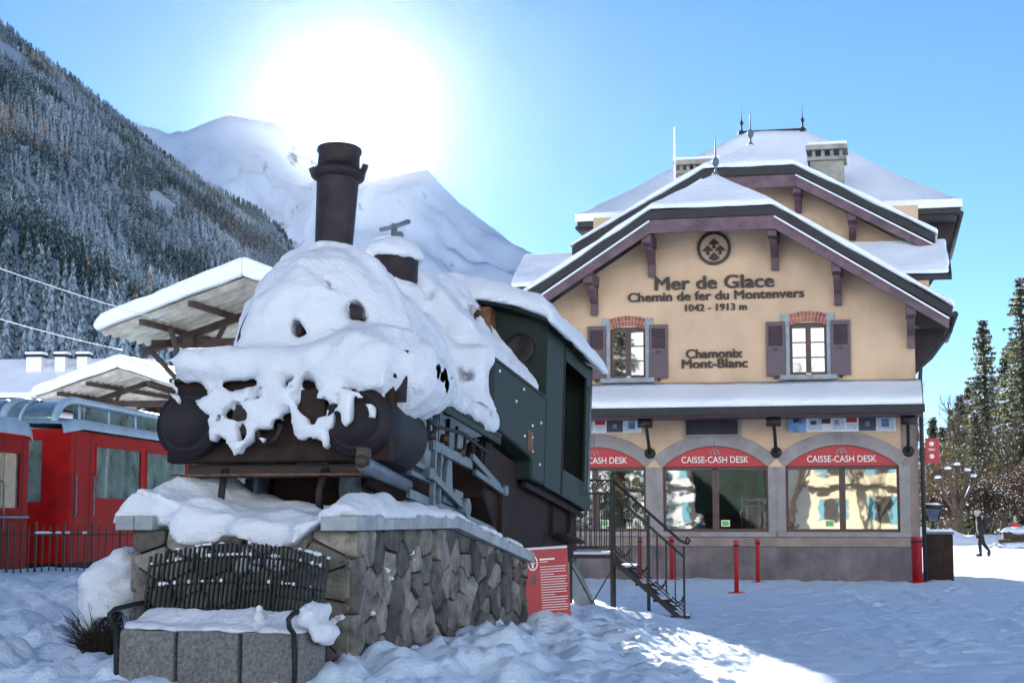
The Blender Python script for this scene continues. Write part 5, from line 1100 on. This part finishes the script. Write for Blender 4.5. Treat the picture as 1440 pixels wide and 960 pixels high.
# ------------------------------------------------------------------ house behind the tracks
M_HW = mat('white_wall', (.55, .55, .54), .9, .1, 1)
hO = at(0, 560, 92); Hs = thing('house', frame((hO[0] - 6, 92, 0), R(4)), 'long low house with snowy roof and two white chimneys beyond the railcars', 'house')
MB().box(-3, 13, .6, 8, 0, 8.0).build('wall', M_HW, Hs); hr = MB().prism([(0, 7.95), (4.3, 10.2), (8.6, 7.95), (8.6, 7.75), (0, 7.75)], -3.6, 13.6, 'x').build('roof', M_TIMB, Hs)
MB().prism([(-.08, 7.98), (.0, 8.3), (4.3, 10.6), (8.6, 8.3), (8.68, 7.98), (4.3, 10.205)], -3.7, 13.7, 'x').build('snow_cover', M_SNOWR, Hs, .08)
for x in (6.6, 8.3, 9.6):
    c_ = MB().box(x, x + (.9 if x < 7 else .6), 2.6, 3.4, 8.8, 10.55).build('chimney', M_WHITE, Hs); MB().box(x - .1, x + (1.0 if x < 7 else .7), 2.5, 3.5, 10.552, 10.68).build('cap', M_UNDER, Hs); MB().box(x - .08, x + (.98 if x < 7 else .68), 2.52, 3.48, 10.682, 10.85).build('chimney_snow', M_SNOWR, Hs, .06)
for x in (-1.5, 1.5, 4.5, 7.5, 10.5):
    wf = MB().box(x, x + 1.1, .55, .6, 5.2, 6.6).build('window', M_TIMB, Hs); MB().box(x + .1, x + 1.0, .53, .548, 5.3, 6.5).build('pane', M_GLASSU, wf)
# ------------------------------------------------------------------ cables
def cable(p, q, sag, label, r=.009):
    p, q = Vector(p), Vector(q); pts = [p.lerp(q, t) - Vector((0, 0, sag * 4 * t * (1 - t))) for t in np.linspace(0, 1, 14)]
    tag(MB().tube(pts, r, 6).build('overhead_cable', M_SNOW, None), label, 'cable', 'frosted cables on the left')
cable(at(-60, 356, 24), at(238, 452, 34.6), .05, 'upper frosted overhead cable running to the taller canopy'); cable(at(-60, 431, 26), at(172, 492, 36.5), .04, 'lower frosted overhead cable crossing the forest on the left')

# ------------------------------------------------------------------ trees on the right
def leaf_mat(name, c, tr=.45, var=.35):
    m = bpy.data.materials.new(name); m.use_nodes = True; N = m.node_tree.nodes; K = m.node_tree.links; N.remove(N['Principled BSDF'])
    d = N.new('ShaderNodeBsdfDiffuse'); t = N.new('ShaderNodeBsdfTranslucent'); mx = N.new('ShaderNodeMixShader'); mx.inputs[0].default_value = tr
    g = N.new('ShaderNodeNewGeometry'); n = N.new('ShaderNodeTexNoise'); n.inputs['Scale'].default_value = .9; K.new(g.outputs['Position'], n.inputs['Vector'])
    r = N.new('ShaderNodeValToRGB'); K.new(n.outputs['Fac'], r.inputs[0]); r.color_ramp.elements[0].position = .35; r.color_ramp.elements[1].position = .65
    r.color_ramp.elements[0].color = (*[k * (1 - var) for k in c], 1); r.color_ramp.elements[1].color = (*[k * (1 + var) for k in c], 1)
    K.new(r.outputs[0], d.inputs[0]); K.new(r.outputs[0], t.inputs[0]); K.new(d.outputs[0], mx.inputs[1]); K.new(t.outputs[0], mx.inputs[2]); K.new(mx.outputs[0], N['Material Output'].inputs[0]); return m
M_NEED = leaf_mat('spruce_needles', (.11, .12, .06), .55); M_NSNOW = snow_mat('branch_snow'); M_BARK = mat('bark', (.075, .052, .036), .95, .4, 3, .5); M_DRY = leaf_mat('dry_leaves', (.10, .06, .034), .4); M_TWIGB = mat('brown_twig', (.11, .07, .045), .9, .4, 4); M_OLIVE = leaf_mat('olive_leaves', (.08, .075, .03), .4)
def conifer_mesh(h, rad, seed):
    r_ = np.random.default_rng(seed); V = []; F = []; MI = []
    def tri(a, b, c, m): k = len(V); V.extend((a, b, c)); F.append((k, k + 1, k + 2)); MI.append(m)
    z = h * .07
    while z < h * .985:
        t = z / h; L_ = rad * (1 - t) ** .8 * r_.uniform(.55, 1.2) + .12; nb = r_.integers(6, 9); a0 = r_.uniform(0, 6.28)
        for k in range(nb):
            if r_.uniform() < .12: continue
            zj = h * r_.uniform(-.012, .012); a = a0 + 6.283 * k / nb + r_.uniform(-.3, .3); l = L_ * r_.uniform(.65, 1.15); up = .35 * t - .12; dv = np.array([math.cos(a), math.sin(a), 0]); sv_ = np.array([-dv[1], dv[0], 0])
            ns = max(4, int(l / .2))
            for i in range(ns):
                q = (i + r_.uniform(.2, 1)) / ns; c = dv * l * q + np.array([0, 0, z + zj + up * l * q - .22 * l * q * q + .16 * l * max(0, q - .7)])
                wd = (.10 + .22 * (1 - q)) * r_.uniform(.7, 1.4)
                for s in (-1, 1):
                    tip = c + dv * r_.uniform(.05, .25) + sv_ * s * wd * r_.uniform(.8, 1.7) + np.array([0, 0, -r_.uniform(.05, .28)])
                    sn_ = r_.uniform() < .34 and q > .15; tri(c - dv * .12, c + dv * .16, tip, 0)
                    if sn_: tri(c - dv * .10 + (0, 0, .04), c + dv * .15 + (0, 0, .05), tip + (0, 0, .05), 1)
                for _ in range(2): tri(c - dv * .08, c + dv * .10, c + (r_.uniform(-.12, .12), r_.uniform(-.12, .12), -r_.uniform(.15, .5)), 0)
        z += h * r_.uniform(.016, .028)
    return np.array(V), np.array(F), np.array(MI)
CON = {}
def conifer(px, ptop, Y, seed, label, radf=.17):
    p = at(px, 750, Y); z = float(gh(p[0], Y)); h = at(px, ptop, Y)[2] - z; o = thing('conifer', (p[0], Y, z), label, 'tree', 'conifers to the right of the station')
    V, F, MI = conifer_mesh(h, h * radf, seed); npmesh('crown', V, F, [M_NEED, M_NSNOW], o, False, MI)
    MB().tube([(0, 0, -.3), (.05, 0, h * .5), (0, 0, h * .98)], [h * .016, h * .010, .02], 8).build('trunk', M_BARK, o); CON[seed] = (o, h)
conifer(1391, 446, 120, 1, 'pointed snow-flecked conifer whose single tip stands clear of the others', .2); conifer(1446, 388, 112, 2, 'tallest dark conifer at the right edge of the picture', .22)
conifer(1357, 548, 128, 3, 'shorter conifer nearest the station eave', .24); conifer(1420, 500, 126, 4, 'conifer filling the gap between the two tallest ones', .24); conifer(1330, 600, 132, 5, 'small conifer just behind the station corner', .2); conifer(1378, 575, 112, 6, 'broad low conifer in front of the pointed one', .22)
for k, (px, pt, Y, sd_) in enumerate(((1316, 585, 150, 81), (1344, 572, 146, 82), (1368, 540, 152, 83), (1404, 525, 150, 84), (1432, 470, 140, 85), (1458, 450, 128, 86))):
    conifer(px, pt, Y, sd_, ('dark conifer far behind the red sign', 'hazy conifer left of the pointed one', 'hazy conifer just behind the pointed one', 'hazy conifer right of the pointed one', 'hazy conifer left of the tallest tree', 'conifer cut by the right picture edge')[k], .22)
back = ['left end', 'second from the left end', 'third from the left end', 'middle', 'right of the middle', 'third from the right end', 'second from the right end', 'right end']
for k, (px, pt, Y, sd_) in enumerate(((1308, 628, 165, 84), (1326, 604, 172, 83), (1344, 590, 160, 85), (1362, 600, 170, 4), (1382, 560, 162, 84), (1400, 570, 168, 2), (1422, 545, 160, 83), (1446, 540, 165, 85))):
    o0, h0 = CON[sd_]; p = at(px, 750, Y); c = copy_tree(o0); c.location = (p[0], Y, 0); k_ = at(px, pt, Y)[2] / h0; c.scale = (k_ * 1.25, k_ * 1.25, k_); c.rotation_euler = (0, 0, k * 1.3); tag(c, 'distant conifer at the ' + back[k] + ' of the rearmost row', 'tree', 'rear row of conifers on the right')
def branchy(mb, p, d, l, r, lev, rs, leaves=None, up=.15):
    n = 3; pts = [p]; q = p; dd = d
    for i in range(n): dd = (dd + Vector((rs.uniform(-.25, .25), rs.uniform(-.25, .25), rs.uniform(-.1, .2) + up * .3))).normalized(); q = q + dd * l / n; pts.append(q)
    mb.tube(pts, [r * (1 - .5 * i / n) for i in range(n + 1)], 5 if lev > 1 else 3, cap=False)
    if lev == 0:
        if leaves is not None: leaves.extend(pts[1:])
        return
    for k in range(rs.randint(3, 4) if lev > 1 else rs.randint(3, 5)):
        t = rs.uniform(.35, 1); b = pts[0].lerp(pts[-1], t) if t < .99 else pts[-1]; i = min(n - 1, int(t * n)); b = pts[i].lerp(pts[i + 1], t * n - i) if i < n else pts[-1]
        nd = (dd + Vector((rs.uniform(-1, 1), rs.uniform(-1, 1), rs.uniform(-.3, .7)))).normalized(); branchy(mb, b, nd, l * rs.uniform(.5, .75), r * .5, lev - 1, rs, leaves, up)
def leaf_cloud(pts, n, sz, spread, rs_):
    P_ = np.array([tuple(p) for p in pts]); i = rs_.integers(0, len(P_), n); c = P_[i] + rs_.normal(0, spread, (n, 3)); A = rs_.normal(0, 1, (n, 3)); A /= np.linalg.norm(A, axis=1)[:, None]; Bv = np.cross(A, rs_.normal(0, 1, (n, 3))); Bv /= np.linalg.norm(Bv, axis=1)[:, None]; s = sz * rs_.uniform(.6, 1.4, (n, 1))
    V = np.stack([c + A * s, c - A * s * .4 + Bv * s * .6, c - A * s * .4 - Bv * s * .6], 1).reshape(-1, 3); return V, np.arange(3 * n).reshape(-1, 3)
def bare_tree(px, ptop, Y, seed, label, lev=4, leaves=None, nl=0, group='bare trees to the right of the station', name='bare_tree', cat='tree', stems=1):
    p = at(px, 750, Y); z = float(gh(p[0], Y)); h = at(px, ptop, Y)[2] - z; rs = random.Random(seed); o = thing(name, (p[0], Y, z), label, cat, group); mb = MB(); tips = []
    for s in range(stems):
        d0 = Vector((rs.uniform(-.5, .5), rs.uniform(-.4, .4), 1)).normalized() if stems > 1 else Vector((0, 0, 1)); branchy(mb, Vector((rs.uniform(-.4, .4) * (stems > 1), rs.uniform(-.3, .3) * (stems > 1), -.1)), d0, h * .44, h * (.02 if stems == 1 else .008), lev, rs, tips)
    zs = max(v[2] for v in mb.v); mb.v = [(v[0], v[1], v[2] * h / zs) for v in mb.v]; tips = [(t.x, t.y, t.z * h / zs) for t in tips]
    mb.build('branches' if stems > 1 else 'trunk', M_TWIGB if stems > 1 else M_BARK, o, fix=False)
    if leaves:
        V, F = leaf_cloud(tips, nl, .065, .2, np.random.default_rng(seed)); mi = (np.random.default_rng(seed + 1).uniform(0, 1, nl) < .10).astype(int); npmesh('crown', V, F, [leaves, M_NSNOW], o, False, mi)['kind'] = 'stuff'
bare_tree(1322, 545, 108, 21, 'bare fine-twigged tree just right of the station downpipe'); bare_tree(1347, 530, 118, 22, 'bare tree with thin upright twigs in front of the conifers'); bare_tree(1408, 560, 104, 23, 'bare tree standing among the conifers with frosted twigs', 4, M_OLIVE, 900)
for k, (px, pt, Y, lm, lab) in enumerate([(1318, 632, 98, M_DRY, 'brown bush behind the small red sign'), (1350, 612, 103, M_OLIVE, 'olive-brown bush behind the pollarded tree'), (1385, 628, 101, M_DRY, 'brown bush above the walking person'), (1413, 615, 106, M_OLIVE, 'tall olive bush right of the walking person'), (1438, 640, 94, M_DRY, 'rust-red bush at the right edge'), (1365, 668, 92, M_OLIVE, 'low olive bush left of the walking person'), (1400, 672, 90, M_DRY, 'low brown bush right behind the walking person'), (1334, 680, 88, M_DRY, 'low brown bush behind the lantern')]):
    bare_tree(px, pt, Y, 40 + k, lab, 4, lm, 5200, 'bushes to the right of the station', 'bush', 'bush', 6)
# pollarded tree
p = at(1347, 742, 84); Po = thing('pollarded_tree', (p[0], 84, 0), 'pollarded tree with knobbly snow-capped limbs behind the lantern', 'tree'); rs = random.Random(5); sn = MB(); tr_ = MB().tube([(0, 0, -.2), (.05, 0, 1.0), (0, 0, 1.7)], [.24, .19, .22], 10)
for dx, dz, dy in ((-.9, 2.0, .1), (-.5, 2.6, -.3), (.1, 2.9, .2), (.55, 2.5, -.1), (.95, 2.1, .2)):
    b = Vector((dx, dy, 1.7 + dz * .75)); tr_.tube([(0, 0, 1.5), (dx * .45, dy * .5, 1.5 + dz * .32), (dx * .8, dy, 1.6 + dz * .6), b], [.15, .11, .09, .13], 8); tr_.sph(b, (.17, .16, .2), 8, 6)
    sn.sph(b + Vector((0, 0, .2)), (.19, .18, .10), 8, 6); sn.tube([(dx * .45, dy * .5, 1.5 + dz * .32 + .11), (dx * .8, dy, 1.6 + dz * .6 + .09)], [.06, .06], 6)
    for k in range(9): tr_.tube([b, b + Vector((rs.uniform(-.5, .5), rs.uniform(-.4, .4), rs.uniform(.1, .9)))], [.025, .006], 4, cap=False)
tr_.build('trunk', M_BARK, Po, fix=False); tag(sn.build('snow_cover', M_SNOW, Po), kind='stuff')
# red marker and snowy log heap
q = at(1428, 758, 88); Hy = thing('hydrant', (q[0], 88, 0), 'small red hydrant with a pale top beside the snowy hedge at the right', 'hydrant'); MB().lathe([(.14, -.05), (.14, .1), (.2, .5), (.24, .8), (.2, .98), (.1, 1.04)], n=14).build('body', mat('hydrant_red', (.7, .05, .03), .5, .1), Hy); MB().lathe([(.07, 1.0), (.07, 1.42), (.0, 1.45)], n=10).build('top', M_MORT, Hy); MB().cyl((-.32, 0, .7), (.32, 0, .7), .07).build('outlet', mat('outlet_red', (.6, .05, .03), .5, .1), Hy)
q = at(1432, 768, 74); Lg = thing('log_heap', frame((q[0], 74, 0), R(8)), 'heap of logs under snow at the right edge', 'logs')
for k, (x, z, r) in enumerate(((0, .2, .2), (.5, .18, .18), (.25, .5, .18))): MB().cyl((-.9 + x, .1 * k, z), (1.0 + x, .1 * k + .2, z), r, n=12).build('log', M_BARK, Lg)
def log_snow(X, Y, Z): return np.minimum(s_ell(X, Y, Z, (.3, .15, .78), (1.1, .4, .16)), s_ell(X, Y, Z, (.3, .0, .08), (1.6, .7, .16)))
snow_sdf('snow_cover', log_snow, (-1.5, -.9, -.1), (2.1, .9, 1.1), .06, Lg, 'snow on the logs', None, .05, 3)
# snow bank along the far edge of the forecourt
def far_bank(X, Y, Z): return Z - (.55 + .3 * fbm(X * .35, Y * .35, 0, 3, 5)) * (1 - ((Y - 2) / 2.4) ** 2).clip(0, 1)
sb = snow_sdf('snow_bank', far_bank, (0, -1, -.2), (22, 5, 1.3), .15, None, None, None, .05, 1.5); sb.matrix_basis = frame((14.5, 80.5, 0), R(4)); tag(sb, 'sunlit snow bank at the foot of the bushes', 'snow bank', kind='stuff')

# ------------------------------------------------------------------ houses across the square, seen mirrored in the ticket windows
M_CREAM = mat('cream_wall', (.62, .52, .36), .9, .08, .6); M_SHB = mat('blue_shutters', (.12, .30, .36), .7, .1)
def square_house(x, y, w_, h, yaw, label, wallm):
    o = thing('house', frame((x, y, 0), yaw), label, 'house', 'houses across the square'); MB().box(-w_ / 2, w_ / 2, -9, 0, 0, h).build('wall', wallm, o)
    MB().prism([(-w_ / 2 - .8, h), (0, h + w_ * .28), (w_ / 2 + .8, h), (w_ / 2 + .8, h - .2), (-w_ / 2 - .8, h - .2)], -9.5, .9).build('roof', M_TIMB, o); MB().prism([(-w_ / 2 - .8, h + .01), (0, h + w_ * .28 + .01), (w_ / 2 + .8, h + .01), (w_ / 2 + .7, h + .35), (0, h + w_ * .28 + .4), (-w_ / 2 - .7, h + .35)], -9.5, .95).build('snow_cover', M_SNOWR, o)
    for fl in (1.0, 3.9, 6.7):
        if fl > h - 2: continue
        for k in range(4):
            xx = -w_ / 2 + w_ * (k + .5) / 4; wn_ = MB().box(xx - .5, xx + .5, 0, .05, fl, fl + 1.5).build('window', M_DARK, o)
            for s in (-1, 1): MB().box(xx + s * .78 - .27, xx + s * .78 + .27, .0, .08, fl, fl + 1.5).build('shutter', M_SHB, o)
    MB().box(-w_ / 2, w_ / 2, .05, 1.3, 3.2, 3.35).build('balcony', M_TIMB, o)
    return o
square_house(-4, -24, 13, 8.5, R(-8), 'cream house with blue shutters across the square, mirrored in the right ticket window', M_CREAM); square_house(-21, -30, 12, 8, R(-12), 'pale house with timber balcony across the square', M_HW)

def far_conifer(x, y, h, seed, label):
    o = thing('conifer', (x, y, 0), label, 'tree', 'conifers across the square'); V, F, MI = conifer_mesh(h, h * .2, seed); npmesh('crown', V, F, [M_NEED, M_NSNOW], o, False, MI); MB().tube([(0, 0, -.3), (0, 0, h * .97)], [h * .016, .03], 8).build('trunk', M_BARK, o)
far_conifer(-19, -15, 15, 71, 'conifer across the square mirrored in the left upper window'); far_conifer(-24, -13, 13, 72, 'second conifer across the square by the pale house'); far_conifer(-13.5, -17, 10, 73, 'small conifer across the square between the two houses')
rs = random.Random(9); o = thing('bare_tree', (-8, -13, 0), 'bare tree across the square mirrored in the right upper window', 'tree'); mb = MB(); tl_ = []; branchy(mb, Vector((0, 0, -.2)), Vector((0, 0, 1)), 5.5, .25, 4, rs, tl_); mb.build('trunk', M_BARK, o, fix=False)
# ------------------------------------------------------------------ the air
hz = MB().box(-16000, 16000, -5200, 13500, -40, 3600).build('haze', [], None)
hm = bpy.data.materials.new('haze_air'); hm.use_nodes = True; hn = hm.node_tree.nodes; hn.remove(hn['Principled BSDF'])
pv = hn.new('ShaderNodeVolumePrincipled'); pv.inputs['Color'].default_value = (.9, .94, 1, 1); pv.inputs['Density'].default_value = 1.8e-7; pv.inputs['Anisotropy'].default_value = .95
hm.node_tree.links.new(pv.outputs[0], hn['Material Output'].inputs['Volume']); hz.data.materials.append(hm)
tag(hz, 'pale winter haze in the valley air', 'haze', kind='stuff')
